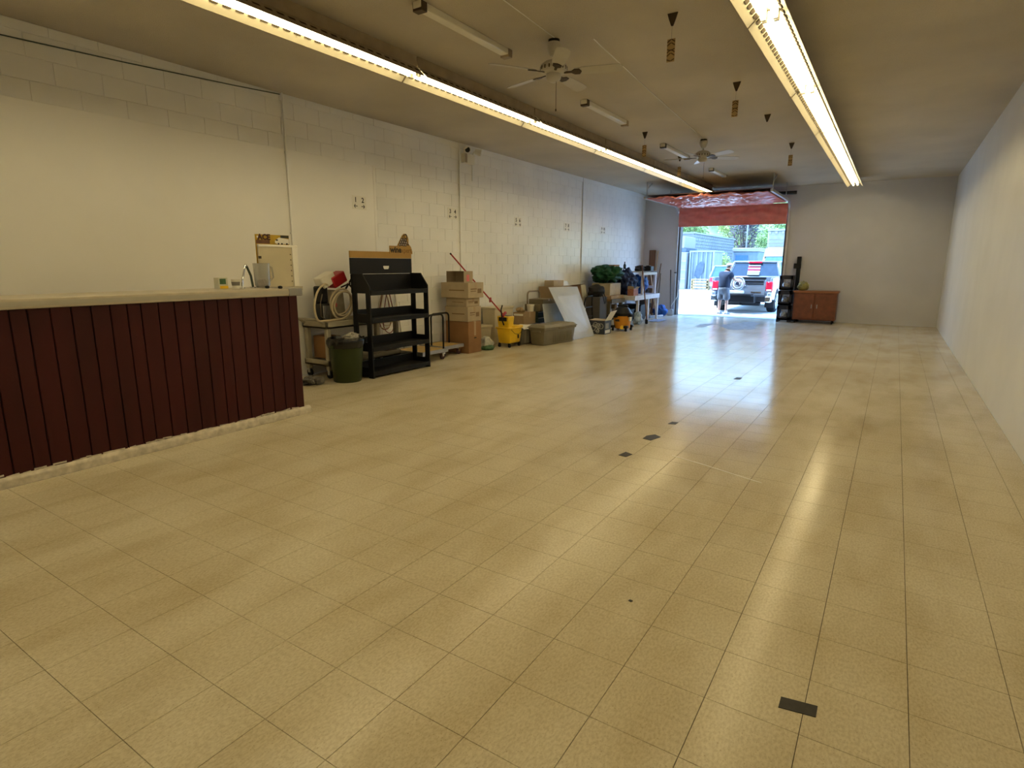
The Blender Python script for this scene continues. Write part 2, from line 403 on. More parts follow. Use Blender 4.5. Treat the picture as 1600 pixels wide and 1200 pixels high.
# left wall: concrete blocks, a smooth panelled stretch near the counter
wl_ = struct(B(XL-0.2, XL-0.006, YF-0.2, YB+0.2, 0, ZC).build('wall_left', W_PAINT, smooth=False), 'white painted concrete block wall along the left', 'wall')
PY1, PZ1 = 6.56, 2.94
BH, BL, ZO = 0.20, 0.40, 0.11
def block_mb(y0, y1, z0, z1, mb):
    e = 0.0035; g = 0.0012
    a = [(XL-0.006,y0+g,z0+g),(XL-0.006,y1-g,z0+g),(XL-0.006,y1-g,z1-g),(XL-0.006,y0+g,z1-g)]
    t = [(XL,y0+g+e,z0+g+e),(XL,y1-g-e,z0+g+e),(XL,y1-g-e,z1-g-e),(XL,y0+g+e,z1-g-e)]
    return mb.add(a+t, [(4,5,6,7),(0,1,5,4),(1,2,6,5),(2,3,7,6),(3,0,4,7)])
blk = []
row = 0
z = ZO-BH
while z < ZC:
    z0, z1 = max(0, z), min(ZC, z+BH)
    y = YF - (BL/2 if row % 2 else 0)
    while y < YB:
        y0, y1 = max(YF, y), min(YB, y+BL)
        if y1-y0 > 0.03 and z1-z0 > 0.03 and not (y1 < PY1 and z1 < PZ1):
            full = abs(y1-y0-BL) < 1e-4 and abs(z1-z0-BH) < 1e-4
            q = project((XL, (y0+y1)/2, (z0+z1)/2))
            vis = full and q and -20 < q[0] < 1620 and q[1] > -20
            blk.append((q[2] if vis else 1e9, y0, y1, z0, z1))
        y += BL
    z += BH; row += 1
blk.sort()
one = MB(); block_mb(0, BL, 0, BH, one)
bme = one.mesh('block', (XL, 0, 0), smooth=False); bme.materials.append(W_PAINT)
rest = MB(); W0 = ORIG[wl_]
for k, (d, y0, y1, z0, z1) in enumerate(blk):
    if k < 300 and d < 1e8:
        o = bpy.data.objects.new('block', bme); COL.objects.link(o); o.parent = wl_; o.location = Vector((XL, y0, z0)) - W0
    else: block_mb(y0, y1, z0, z1, rest)
o = rest.build('block', W_PAINT, wl_, smooth=False); o['kind'] = 'stuff'
B(XL-0.006, XL+0.012, YF, PY1, 0, PZ1).build('plaster_panel', W_FLAT, wl_, bevel=0.004)
B(XL, XL+0.020, PY1-0.035, PY1+0.012, 0, PZ1).build('panel_edge_strip', W_FLAT, wl_, bevel=0.005)
B(XL-0.004, XL+0.016, PY1+0.03, YB, ZC-0.10, ZC).build('cornice_strip', W_PAINT, wl_, bevel=0.003)

OX0, OX1, OZ = -5.58, -2.66, 3.22            # door opening
wb = MB().box(XL, OX0, YB, YB+0.2, 0, ZC).box(OX1, XR, YB, YB+0.2, 0, ZC).box(OX0, OX1, YB, YB+0.2, OZ, ZC)
wall_back = struct(wb.build('wall_back', W_GREY, smooth=False), 'grey painted end wall around the overhead door opening', 'wall')
B(OX0-0.02, OX0+0.015, YB-0.02, YB+0.22, 0, OZ).build('door_jamb', mat('dark_jamb', (0.06, 0.055, 0.05), rough=0.6), wall_back)
B(OX1-0.015, OX1+0.02, YB-0.02, YB+0.22, 0, OZ).build('door_jamb', MATS['dark_jamb'], wall_back)
struct(B(XR, XR+0.2, YF-0.2, YB+0.2, 0, ZC).build('wall_right', W_PAINT, smooth=False), 'white painted plain wall along the right', 'wall')
struct(B(XL, XR, YF-0.2, YF, 0, ZC).build('wall_front', W_FLAT, smooth=False), 'cream painted front wall behind the viewpoint', 'wall')

# overhead door: red vinyl covered, rolled up under the ceiling
door = thing('door_1', 'half raised overhead door covered in crumpled red vinyl sheet', 'door', (-4.1, YB-0.1, 0)); door['kind'] = 'structure'
def curtain(u, v):
    x = OX0-0.02 + (OX1-OX0+0.04)*u; z = 2.63 + 0.53*v
    z += 0.018*math.sin(u*5)*(1-v)
    return Vector((x, YB-0.17 + 0.045*noise.noise(Vector((u*6+v*1.5, v*3.2, 3))) + 0.03*(1-2*abs(noise.noise(Vector((u*5+v, v*4-u*2, 9))))), z))
MB().grid(curtain, 60, 14, (0, 0.03, 0)).build('hanging_section', REDV, door)
def belly(u, v):
    x = OX0+0.0 + (OX1-OX0-0.02)*u; y = YB-0.16 - 2.75*v
    r = abs(noise.noise(Vector((x*2.0, y*5.5, 1.3)))); r2 = abs(noise.noise(Vector((x*6.5+4, y*15, 5.1))))
    edge = min(1, 8*min(u, 1-u))
    z = 3.17 - (0.035 + 0.06*math.sin(min(1, v*1.15)*PI))*edge + (0.20*r + 0.10*r2)*edge*0.6*(0.35+v*0.65)
    if v < 0.08: z = 3.17 - 0.02*(v/0.08)
    return Vector((x, y, min(z, 3.23)))
MB().grid(belly, 150, 160, (0, 0, 0.02)).build('crumpled_sheet', REDV, door)
B(OX0-0.01, OX1+0.01, YB-2.86, YB-0.14, 3.245, 3.26).build('door_panel', mat('door_panel_brown', (0.10, 0.06, 0.045), rough=0.7), door)
B(OX0, OX1, YB-0.155, YB-0.115, 2.615, 2.65).build('bottom_rail', REDV, door)
for xs, s in ((OX0-0.06, 1), (OX1+0.06, -1)):
    path = [(xs, YB-0.06, 0.0), (xs, YB-0.06, 2.85)] + arc((xs, YB-0.41, 2.85), 0.35, 0, PI/2, 8, ((0,1,0),(0,0,1)))[1:] + [(xs, YB-2.95, 3.20)]
    b = MB()
    for p, q in zip(path[:-1], path[1:]):
        b.bar(p, q, 0.055, 0.055, (1,0,0))
    b.build('track', GALV, door)
    b = MB().bar((xs, YB-2.8, 3.20), (xs, YB-2.8, ZC), 0.04, 0.012).bar((xs, YB-2.8, 3.42), (xs-0.0, YB-2.45, ZC), 0.03, 0.01)
    b.bar((xs, YB-0.9, 3.20), (xs, YB-0.9, ZC), 0.03, 0.012)
    b.build('track_hanger', GALV, door)
    b = MB()
    for k in range(5): b.cyl((xs-0.06*s*-1, YB-0.5-k*0.5, 3.205), (xs, YB-0.5-k*0.5, 3.205), 0.022, n=8)
    b.build('roller', BLACK, door)
    B(xs-0.03, xs+0.03, YB-0.03, YB, 2.05, 2.95).build('track_bracket', GALV, door)
MB().cyl((OX0-0.2, YB-0.12, 3.42), (OX1+0.2, YB-0.12, 3.42), 0.045, n=12).build('spring_shaft', mat('dark_shaft', (0.05, 0.045, 0.04), rough=0.5, metal=0.4), door)

# ================================================================== ceiling things
def fixture(x, y0, y1, name, label, group, lit_n=2):
    z = 3.385
    t = thing('tube_light', label, 'light', (x, (y0+y1)/2, z), group)
    yy0, yy1 = y0+0.012, y1-0.012
    hw, ht, zt, zb = 0.165, 0.055, z+0.105, z
    # reflector: folded sheet, two wings with ventilation slots
    sec = [(-hw, zb), (-hw+0.012, zb+0.012), (-ht, zt), (ht, zt), (hw-0.012, zb+0.012), (hw, zb)]
    b = MB()
    for (xa, za), (xb, zbb) in zip(sec[:-1], sec[1:]):
        b.add([(x+xa,yy0,za),(x+xb,yy0,zbb),(x+xb,yy1,zbb),(x+xa,yy1,za)], [(0,1,2,3)])
    r = b.build('reflector', REFL, t, smooth=False)
    b = MB()
    e = 0.003
    for (xa, za), (xb, zbb) in ((( -hw-e, zb+e), (-ht-e, zt+e)), ((ht+e, zt+e), (hw+e, zb+e))):
        b.add([(x+xa,yy0,za),(x+xb,yy0,zbb),(x+xb,yy1,zbb),(x+xa,yy1,za)], [(0,1,2,3)])
    b.build('outer_skin', FIXB, t, smooth=False)
    b = MB()                         # slots, cut dark through both wings
    n = int((yy1-yy0)/0.105); pitch = (yy1-yy0)/n
    for sgn in (-1, 1):
        cxs, czs = x+sgn*(ht+hw)/2*0.92, (zt+zb)/2+0.006
        ang = math.atan2(zt-zb, hw-ht)*sgn
        for k in range(n):
            b.cbox((cxs, yy0+(k+0.5)*pitch, czs), (0.032, pitch*0.62, 0.012), (0, ang, 0))
    o = b.build('ventilation_slots', mat('slot_dark', (0.045, 0.03, 0.015), rough=0.9), t, smooth=False); o['kind'] = 'stuff'
    B(x-0.05, x+0.05, yy0, yy1, zt+0.004, ZC-0.0).build('ballast_channel', FIXB, t, smooth=False)
    for s in (-1, 1):
        MB().cyl((x+s*0.045, yy0+0.03, z+0.052), (x+s*0.045, yy1-0.03, z+0.052), 0.019, n=10).build('tube', TUBEM, t)
        for ye in (yy0+0.015, yy1-0.015):
            B(x+s*0.045-0.018, x+s*0.045+0.018, ye-0.012, ye+0.012, z+0.025, zt).build('socket', WHITE, t)
    return t
LX = [-0.9, 1.45, 3.8, 2.59]
ys = [-2.15, 0.22, 2.585, 4.955, 7.32, 9.67, 12.06, 14.40, 16.62]  # first fixture of each row is unseen, added to brighten the near floor
for k in range(len(ys)-1):
    fixture(-4.42, ys[k], ys[k+1], 'f', '%s lit tube light of the long left ceiling row, counted from the counter end' % ORD[k], 'lit tube lights of the left row')
for k in range(len(ys)-1):
    fixture(-1.06, ys[k]+0.45, ys[k+1]+0.45, 'f', '%s lit tube light of the right ceiling row, counted from the viewer' % ORD[k], 'lit tube lights of the right row')

for k, (x, y0, y1, w) in enumerate([(-3.50, 3.98, 5.34, 'above the near fan'), (-3.63, 7.31, 8.73, 'between the two ceiling fans'), (-3.69, 10.57, 12.05, 'beside the far ceiling fan'), (-3.66, 13.7, 15.0, 'between the far fan and the red door')]):
    t = thing('empty_strip_light', 'white strip light base without a tube, %s' % w, 'light', (x, (y0+y1)/2, ZC-0.07), 'empty strip lights on the ceiling')
    B(x-0.045, x+0.045, y0, y1, ZC-0.055, ZC).build('channel', WHITE, t, bevel=0.006)
    for ye in (y0+0.04, y1-0.04):
        B(x-0.05, x+0.05, ye-0.035, ye+0.035, ZC-0.075, ZC-0.0).build('end_cap', BRONZE if ye < y0+0.1 else FIXB, t, bevel=0.004)

def fan(x, y, phase, label):
    t = thing('ceiling_fan', label, 'fan', (x, y, 3.20), 'ceiling fans')
    MB().lathe((x,y,0), [(0.03,3.575),(0.055,3.575),(0.055,3.60)], 20).build('ceiling_plate', BLACK, t)
    MB().lathe((x,y,0), [(0.018,3.455),(0.035,3.46),(0.062,3.51),(0.068,3.555),(0.06,3.575),(0.0,3.576)], 24).build('canopy', FANW, t)
    MB().cyl((x,y,3.40), (x,y,3.47), 0.013, n=10).build('downrod', FANW, t)
    mo = MB().lathe((x,y,0), [(0.0,3.425),(0.04,3.42),(0.09,3.405),(0.125,3.375),(0.132,3.335),(0.118,3.312),(0.075,3.300),(0.0,3.300)], 32).build('motor', FANW, t)
    b = MB()
    for k in range(18):
        a = 2*PI*k/18; b.cbox((x+0.129*math.cos(a), y+0.129*math.sin(a), 3.343), (0.006, 0.012, 0.03), (0,0,a))
    o = b.build('vents', BRONZE, mo); o['kind'] = 'stuff'
    MB().lathe((x,y,0), [(0.0,3.228),(0.04,3.232),(0.066,3.25),(0.075,3.275),(0.07,3.30)], 24).build('switch_cap', FANW, t)
    for k in range(5):
        a = math.radians(phase+72*k); ca, sa = math.cos(a), math.sin(a); tilt = math.radians(-13)
        def P(r, w, dz=0):
            zz = 3.312 + w*math.sin(tilt) + dz; ww = w*math.cos(tilt)
            return Vector((x+r*ca-ww*sa, y+r*sa+ww*ca, zz))
        out = [(0.20,-0.045),(0.30,-0.060),(0.56,-0.068),(0.63,-0.060),(0.655,-0.03),(0.655,0.03),(0.63,0.060),(0.56,0.068),(0.30,0.060),(0.20,0.045)]
        b = MB(); n = len(out)
        b.add([P(r,w) for r,w in out]+[P(r,w,0.006) for r,w in out], [tuple(range(n-1,-1,-1)), tuple(range(n,2*n))]+[(i,(i+1)%n,n+(i+1)%n,n+i) for i in range(n)])
        bl = b.build('blade', FANW, t)
        b = MB(); ir = [(0.10,-0.012),(0.17,-0.012),(0.20,-0.04),(0.25,-0.042),(0.27,0),(0.25,0.042),(0.20,0.04),(0.17,0.012),(0.10,0.012)]; n = len(ir)
        b.add([P(r,w,-0.008) for r,w in ir]+[P(r,w,-0.001) for r,w in ir], [tuple(range(n-1,-1,-1)), tuple(range(n,2*n))]+[(i,(i+1)%n,n+(i+1)%n,n+i) for i in range(n)])
        b.build('blade_iron', BRONZE, bl)
    MB().cyl((x+0.03,y,3.23), (x+0.03,y,2.985), 0.0022, n=6).cyl((x+0.03,y,2.985), (x+0.03,y,2.965), 0.006, n=6).build('pull_chain', BRONZE, t)
    return t
fan(-2.97, 5.32, 19, 'near white five blade ceiling fan with a pull chain')
fan(-2.99, 10.62, 42, 'far white five blade ceiling fan near the red door')
tag(MB().tube([(-2.80,1.0,ZC-0.008),(-2.84,3.2,ZC-0.01),(-2.93,5.25,ZC-0.008)], 0.004, 6).build('ceiling_cable', W_FLAT), 'thin white cable along the ceiling up to the near fan', 'cable')
tag(MB().tube([(-2.62,5.45,3.60-0.02),(-2.78,7.5,ZC-0.010),(-2.9,9.4,ZC-0.008),(-2.97,10.52,ZC-0.01)], 0.0045, 6).build('ceiling_cable', W_FLAT), 'thin white cable along the ceiling between the two fans', 'cable')

for k, (x, y, card, w) in enumerate([(-1.83,5.33,1,'nearest the viewer'), (-1.80,7.60,1,'second from the viewer, left of the right lights'), (-1.77,9.39,0,'with its card missing'), (-3.63,9.54,1,'beside the left tube lights, nearer one'), (-1.77,11.71,1,'near the right ceiling edge by the red door'), (-3.80,11.93,1,'beside the left tube lights, by the far fan')]):
    t = thing('hanging_sign_card', 'small patterned card on a ceiling clip, '+w if card else 'bare triangular ceiling clip '+w, 'sign', (x, y, ZC-0.4), 'ceiling clips with cards')
    rz = -0.35
    b = MB().prism([(-0.045,ZC),(0.045,ZC),(0.03,ZC-0.045),(0.008,ZC-0.10),(-0.008,ZC-0.10),(-0.03,ZC-0.045)], 'xz', -0.006, 0.006)
    for p in b.v: p.x += x; p.y += y
    b.build('ceiling_clip', BRONZE, t)
    if card:
        MB().cyl((x,y,ZC-0.10), (x,y,ZC-0.205), 0.0015, n=5).build('thread', CLEAR, t)
        z1, z0 = ZC-0.20, ZC-0.38
        c = B(x-0.034, x+0.034, y-0.002, y+0.002, z0, z1).build('card', ZIGB, t)
        b = MB()
        for q in range(6):
            zc = z0+0.02+q*0.027
            for s in (-1, 1):
                b.bar((x-0.033*s, y-0.003, zc), (x-0.002*s, y-0.003, zc+0.022*(1 if q%3 else -0.6)), 0.003, 0.008, (0,0,1))
        b.build('zigzag_print', ZIG, c)

# ================================================================== on the left wall
for y, z0, w in ((5.03, 0.0, 'by the counter'), (8.62, 0.0, 'under the emergency light'), (13.55, 0.0, 'by the far clutter')):
    x = XL+0.012 if y < PY1 else XL
    t = thing('wall_conduit', 'thin painted vertical conduit on the white wall %s' % w, 'conduit', (x+0.012, y, 0), 'vertical conduits on the left wall')
    MB().cyl((x+0.013, y, 0), (x+0.013, y, ZC), 0.012, n=10).build('pipe', W_GREY if y > 10 else W_PAINT, t)
    for z in (0.9, 1.9, 2.9): B(x, x+0.027, y-0.018, y+0.018, z-0.008, z+0.008).build('strap', W_PAINT, t)
tag(MB().tube([(XL+0.02,1.5,3.40),(XL+0.02,3.2,3.47),(XL+0.02,4.4,3.535),(XL+0.02,5.0,3.575)], 0.006, 6).build('wall_wire', mat('green_wire', (0.05,0.08,0.07), rough=0.5)), 'dark wire running along the top of the left wall', 'wire')
# emergency light
t = thing('emergency_light', 'white emergency light with two lamp heads high on wall', 'light', (XL+0.06, 8.80, 3.25))
B(XL, XL+0.09, 8.69, 8.98, 3.27, 3.44).build('battery_box', WHITE, t, bevel=0.008)
for dy, s in ((-0.11, -1), (0.17, 1)):
    c = Vector((XL+0.10, 8.80+dy, 3.50))
    h = MB().cyl(c, c+Vector((0.09, 0.06*s, -0.03)), 0.042, 0.058, 14).build('lamp_head', WHITE, t)
    q = c+Vector((0.092, 0.0613*s, -0.0307))
    MB().cyl(q-Vector((0.004,0.003*s,-0.001)), q, 0.045, n=14).build('lens', BLACK if s < 0 else CLEAR, h)
    MB().cyl((XL+0.05, 8.80+dy*0.9, 3.44), (XL+0.09, 8.80+dy, 3.50), 0.012, n=8).build('bracket', WHITE, t)
B(XL+0.09, XL+0.094, 8.69, 8.75, 3.28, 3.43).build('grille', FIXB, t)
MB().cyl((XL+0.012, 9.0, 3.0), (XL+0.012, 9.0, 3.3), 0.011, n=8).build('cable_duct', W_PAINT, t)
# number signs
def sign(y, z, a, b_, pos):
    x = XL+0.013 if y < PY1 else XL+0.001
    t = thing('number_sign', 'white paper sign numbered %s with arrows on the left wall' % pos, 'sign', (x, y, z-0.1), 'numbered paper signs on the left wall')
    w = 0.135
    B(x, x+0.003, y-w, y+w, z-0.095, z+0.095).build('paper', WHITEP, t)
    xs = x+0.004
    for dy, s, d in ((-0.068, a, -1), (0.068, b_, 1)):
        text_x(s, 0.10, xs, y+dy, z+0.035, t, offset=0.002, name='numeral')
        zz = z-0.05
        MB().bar((xs, y+dy-0.03, zz), (xs, y+dy+0.03, zz), 0.010, 0.002, (1,0,0)).bar((xs, y+dy+0.032*d, zz), (xs, y+dy+0.008*d, zz+0.026), 0.010, 0.002, (1,0,0)).bar((xs, y+dy+0.032*d, zz), (xs, y+dy+0.008*d, zz-0.026), 0.010, 0.002, (1,0,0)).build('arrow', INK, t)
sign(6.23, 2.385, '1', '2', 'one and two')
sign(8.42, 2.385, '3', '4', 'three and four')
sign(10.58, 2.371, '5', '6', 'five and six')
sign(12.77, 2.383, '7', '8', 'seven and eight')
sign(14.83, 2.408, '9', '10', 'nine and ten')
# ================================================================== counter
CX = -4.95
t = thing('service_counter', 'long counter with maroon vertical boards and chipped white base', 'counter', (-5.2, 2.2, 0))
B(CX-0.52, CX-0.02, 0.2, 3.735, 0.0, 1.20).build('carcass', WOODB, t)
ybs = [3.74]
y = 3.74; wid = [0.100, 0.118, 0.126, 0.125, 0.127, 0.131]
k = 0
while y > 0.2:
    w = wid[k % 6]; k += 1
    B(CX-0.02, CX, max(0.2, y-w)+0.0035, y-0.0035, 0.06, 1.205).build('board', MAROON, t, bevel=0.004, smooth=False)
    y -= w
B(CX-0.024, CX-0.012, 0.2, 3.735, 0.05, 1.2).build('backing', mat('board_gap', (0.012,0.003,0.003), rough=0.9), t)
b = MB()
def basetop(u, v): return Vector((0,0,0))
b.prism([(CX-0.02,0.0),(CX+0.028,0.0),(CX+0.028,0.055),(CX+0.012,0.075),(CX-0.02,0.078)], 'xz', 0.2, 3.80)
b.build('base_trim', TRIMW, t, bevel=0.004)
b = MB(); yy = 0.25
random.seed(3)
while yy < 3.7:
    w = random.uniform(0.03, 0.09); b.cbox((CX+0.0015, yy, 0.080+random.uniform(-0.006,0.008)), (0.005, w, 0.012), (random.uniform(-.12,.12),0,0)); yy += w*random.uniform(0.8,1.3)
o = b.build('chipped_plaster', TRIMW, t); o['kind'] = 'stuff'
top = B(CX-0.60, CX+0.035, 0.1, 3.64, 1.205, 1.275).build('worktop', CTOP, t, bevel=0.006)
B(CX+0.035, CX+0.039, 0.1, 3.64, 1.222, 1.256).build('edge_band', mat('edge_grey', (0.48,0.45,0.39), rough=0.4), top)
B(CX-0.602, CX+0.044, 3.62, 3.775, 1.203, 1.278).build('taped_corner', DUCT, t, bevel=0.006)
CT = 1.276
# panel with clear edges standing on the counter
t = thing('cream_display_panel', 'cream plastic panel with a bright white edge standing on the counter', 'panel', (-5.34, 3.85, CT))
M_ = (-5.36, -5.345)
B(-5.362, -5.340, 3.62, 3.735+0.27, CT+0.0, 1.69).build('sheet', CREAMP, t, bevel=0.003)
B(-5.366, -5.336, 4.01, 4.075, 1.277, 1.69).build('edge_strip', WEDGE, t, bevel=0.004)
B(-5.366, -5.334, 3.62, 4.075, 1.675, 1.70).build('top_strip', WEDGE, t, bevel=0.005)
b = MB()
for k in range(6): b.cyl((-5.339, 3.985, 1.33+k*0.055), (-5.335, 3.985, 1.33+k*0.055), 0.006, n=6)
b.build('rivets', BRONZE, t)['kind'] = 'stuff'
b = MB()
for k in range(3): b.box(-5.345, -5.330, 3.615, 3.64, 1.36+k*0.10, 1.385+k*0.10)
b.build('clips', BRONZE, t)['kind'] = 'stuff'
# the display panel overhangs past the counter end: a support shelf arm carries it
B(CX-0.50, CX-0.36, 3.74, 4.09, 1.235, CT-0.001).build('side_ledge', CTOP, bpy.data.objects['service_counter'])
# poster behind
t = thing('truck_poster', 'yellow and black poster with a truck behind the cream panel', 'poster', (-5.40, 3.85, CT))
po = B(-5.412, -5.404, 3.64, 4.03, CT, 1.80).build('board', mat('poster_yellow', (0.50,0.32,0.02), rough=0.4, var=0.25, vscale=10), t)
xs = -5.403
B(xs-0.001, xs, 3.645, 3.80, 1.71, 1.745).build('brown_band', WOODB, po)
text_x('ACE', 0.075, xs+0.001, 3.735, 1.772, po, m=mat('dark_red_ink', (0.05,0.012,0.006), rough=0.6), offset=0.004)
B(xs-0.001, xs+0.0005, 3.655, 3.672, 1.765, 1.785).build('playing_card', WHITEP, po)
b = MB().prism([(3.86,1.718),(3.86,1.742),(3.88,1.758),(3.91,1.775),(4.025,1.762),(4.025,1.712),(3.9,1.708)], 'yz', xs, xs+0.001)
b.build('truck_print', WHITEP, po)
B(xs, xs+0.0015, 3.87, 3.895, 1.742, 1.757).build('windscreen_print', INK, po)
B(xs-0.001, xs+0.0005, 3.93, 4.028, 1.772, 1.798).build('dark_print', mat('dark_olive', (0.03,0.03,0.02), rough=0.6), po)
b = MB()
for yy in (3.9, 3.94, 4.0): b.cyl((xs, yy, 1.712), (xs+0.002, yy, 1.712), 0.010, n=10)
b.build('wheel_print', INK, po)
# chrome stand + clear jug + small things
t = thing('chrome_stand', 'bent chrome tube stand next to the clear jug on the counter', 'stand', (-5.25, 3.38, CT))
MB().tube([(-5.22,3.335,CT),(-5.22,3.34,CT+0.07),(-5.25,3.40,CT+0.215),(-5.26,3.415,CT+0.225),(-5.27,3.43,CT+0.21)], 0.009, 8).build('front_leg', CHROME, t)
MB().tube([(-5.27,3.43,CT+0.21),(-5.26,3.46,CT+0.12),(-5.25,3.47,CT+0.0)], 0.011, 8).build('back_leg', mat('dark_green_pipe', (0.03,0.045,0.03), rough=0.35), t)
MB().cyl((-5.22,3.335,CT), (-5.22,3.335,CT+0.012), 0.025, n=14).cyl((-5.25,3.47,CT), (-5.25,3.47,CT+0.012), 0.025, n=14).build('foot', CHROME, t)
t = thing('clear_jug', 'clear plastic measuring jug on the counter beside the chrome stand', 'jug', (-5.25, 3.58, CT))
MB().lathe((-5.25,3.575,CT), [(0.0,0.004),(0.058,0.004),(0.062,0.02),(0.075,0.235),(0.079,0.238),(0.079,0.232),(0.071,0.02)], 24).build('body', CLEAR, t)
MB().tube([(-5.25,3.645,CT+0.21),(-5.25,3.69,CT+0.2),(-5.25,3.70,CT+0.1),(-5.25,3.643,CT+0.05)], 0.008, 8).build('handle', CLEAR, t)
MB().blob((-5.25,3.575,CT+0.045), (0.045,0.045,0.035), 0.3, 3, 2).build('crumpled_paper', mat('pinkish_paper', (0.55,0.38,0.30), rough=0.7, var=0.3, vscale=30), t)
t = thing('small_carton', 'small printed carton at the left of the counter', 'box', (-5.3, 3.24, CT))
B(-5.36, -5.28, 3.14, 3.23, CT, CT+0.105).build('body', mat('printed_carton', (0.60,0.60,0.50), rough=0.5, var=0.1), t, bevel=0.002)
B(-5.281, -5.278, 3.15, 3.21, CT+0.045, CT+0.095).build('green_label', GREENB, t)
B(-5.281, -5.278, 3.15, 3.23, CT+0.004, CT+0.03).build('yellow_label', YEL, t)
t = thing('small_carton', 'white paper cup leaning beside the small printed carton', 'cup', (-5.25, 3.30, CT))
MB().lathe((-5.25,3.29,CT), [(0.0,0.0),(0.030,0.0),(0.040,0.085),(0.042,0.088),(0.037,0.085),(0.028,0.006),(0,0.006)], 18).build('cup_body', WHITEP, t)
MB().lathe((-5.25,3.29,CT), [(0.0345,0.03),(0.0385,0.065)], 18).build('cup_print', GREYP, t)
t.name = 'paper_cup'
for x, y, w in ((-5.10, 3.52, 'near the clear jug'), (-4.935, 3.545, 'at the front edge of the counter')):
    tag(MB().lathe((x,y,CT), [(0.0,0),(0.014,0),(0.022,0.008),(0.020,0.022),(0.008,0.028),(0,0.028)], 14).build('rubber_stopper', BLACK), 'small black rubber stopper on the counter '+w, 'stopper')

# ================================================================== cart with pump, bin, rag
def poly_ring(c, r, n, ax, wob=0.0, seed=0, turns=1.0, drift=(0,0,0)):
    u, v = Vector(ax[0]), Vector(ax[1]); c = Vector(c); P = []
    m = int(n*turns)
    for i in range(m+1):
        a = 2*PI*i/n; k = 1+wob*noise.noise(Vector((i*0.23, seed*3.3, 0)))
        P.append(c + u*r*k*math.cos(a) + v*r*k*math.sin(a) + Vector(drift)*i/n)
    return P
t = thing('utility_cart', 'beige plastic two shelf utility cart against the left wall', 'cart', (-6.42, 5.75, 0))
cx0, cx1, cy0, cy1 = -6.66, -6.17, 5.08, 6.45
for z0, z1, nm in ((0.67, 0.765, 'top_shelf'), (0.17, 0.25, 'lower_shelf')):
    b = MB().box(cx0, cx1, cy0, cy1, z0, z0+0.03)
    b.box(cx1-0.03, cx1, cy0, cy1, z0, z1).box(cx0, cx0+0.03, cy0, cy1, z0, z1).box(cx0, cx1, cy0, cy0+0.03, z0, z1).box(cx0, cx1, cy1-0.03, cy1, z0, z1)
    b.build(nm, BEIGE, t, bevel=0.006)
for x in (cx0+0.04, cx1-0.045):
    for y in (cy0+0.05, cy1-0.05):
        B(x-0.035, x+0.035, y-0.035, y+0.035, 0.11, 0.68).build('leg', BEIGE, t, bevel=0.012)
        c = MB().cyl((x, y-0.014, 0.052), (x, y+0.014, 0.052), 0.05, n=16).build('caster', RUBBER, t)
        B(x-0.02, x+0.02, y-0.022, y+0.022, 0.05, 0.115).build('caster_fork', STEEL, c)
MB().tube([(cx0+0.05,cy0,0.74),(cx0+0.05,cy0-0.10,0.80),(cx1-0.06,cy0-0.10,0.80),(cx1-0.06,cy0,0.74)], 0.016, 8).build('push_handle', BEIGE, t)
tag(B(-6.60,-6.30,5.20,5.42,0.2505,0.55).build('brown_box', CARDD, bevel=0.004), 'brown box on the lower shelf of the utility cart', 'box')
# pump / filter machine
t = thing('filter_pump', 'filter pump machine with a coiled cream hose on the cart', 'machine', (-6.40, 5.40, 0.70))
zt = 0.70
b = MB().prism([(5.24,zt),(5.64,zt),(5.60,zt+0.45),(5.42,zt+0.47)], 'yz', -6.56, -6.32)
b.build('tank', mat('smoky_plastic', (0.30,0.26,0.19), rough=0.3, var=0.25, vscale=14), t, bevel=0.015)
B(-6.45, -6.28, 5.19, 5.33, zt, zt+0.30).build('motor', BLACK, t, bevel=0.02)
B(-6.46, -6.30, 5.20, 5.32, zt+0.30, zt+0.52).build('motor_top', BLACKM, t, bevel=0.015)
b = MB()
for k in range(5): b.box(-6.282, -6.272, 5.205+k*0.024, 5.216+k*0.024, zt+0.05, zt+0.27)
b.build('cooling_fins', STEEL, t)['kind'] = 'stuff'
b = MB().cbox((-6.36, 5.33, zt+0.60), (0.16, 0.24, 0.15), (0.42, 0, 0)); b.build('white_box', WHITE, t, bevel=0.012)
b = MB().cbox((-6.35, 5.50, zt+0.605), (0.17, 0.24, 0.15), (0.42, 0, 0)); b.build('red_box', REDP, t, bevel=0.012)
b = MB().bar((-6.29,5.60,zt+0.46),(-6.29,5.74,zt+0.63),0.022,0.022).bar((-6.29,5.66,zt+0.55),(-6.29,5.78,zt+0.44),0.022,0.022).bar((-6.29,5.66,zt+0.54),(-6.29,5.53,zt+0.50),0.018,0.018)
b.build('hand_lever', BLACK, t, bevel=0.005)
MB().cyl((-6.30,5.66,zt+0.545),(-6.26,5.66,zt+0.545),0.016,n=10).build('lever_hub', CHROME, t)
MB().cyl((-6.31,5.40,zt+0.27),(-6.27,5.42,zt+0.27),0.028,n=12).build('red_valve', REDP, t)
ax = ((0,1,0.05),(0.12,0,1))
for k, (dy, dz, rr) in enumerate(((0.0,0.0,0.175),(0.025,-0.025,0.165),(-0.02,-0.045,0.185))):
    MB().tube(poly_ring((-6.262+0.03*k,5.49+dy,zt+0.31+dz), rr, 32, ax, 0.07, k+1)[:-1], 0.0135, 8, closed=True).build('hose_coil', HOSE, t)
MB().tube(cr([(-6.30,5.34,zt+0.52),(-6.27,5.24,zt+0.55),(-6.24,5.10,zt+0.46),(-6.22,5.02,zt+0.28),(-6.21,5.05,zt+0.10),(-6.20,5.16,zt+0.08),(-6.19,5.34,zt+0.085),(-6.20,5.50,zt+0.10),(-6.21,5.62,zt+0.19),(-6.225,5.66,zt+0.30)]), 0.0135, 8).build('hose_loop', HOSE, t)
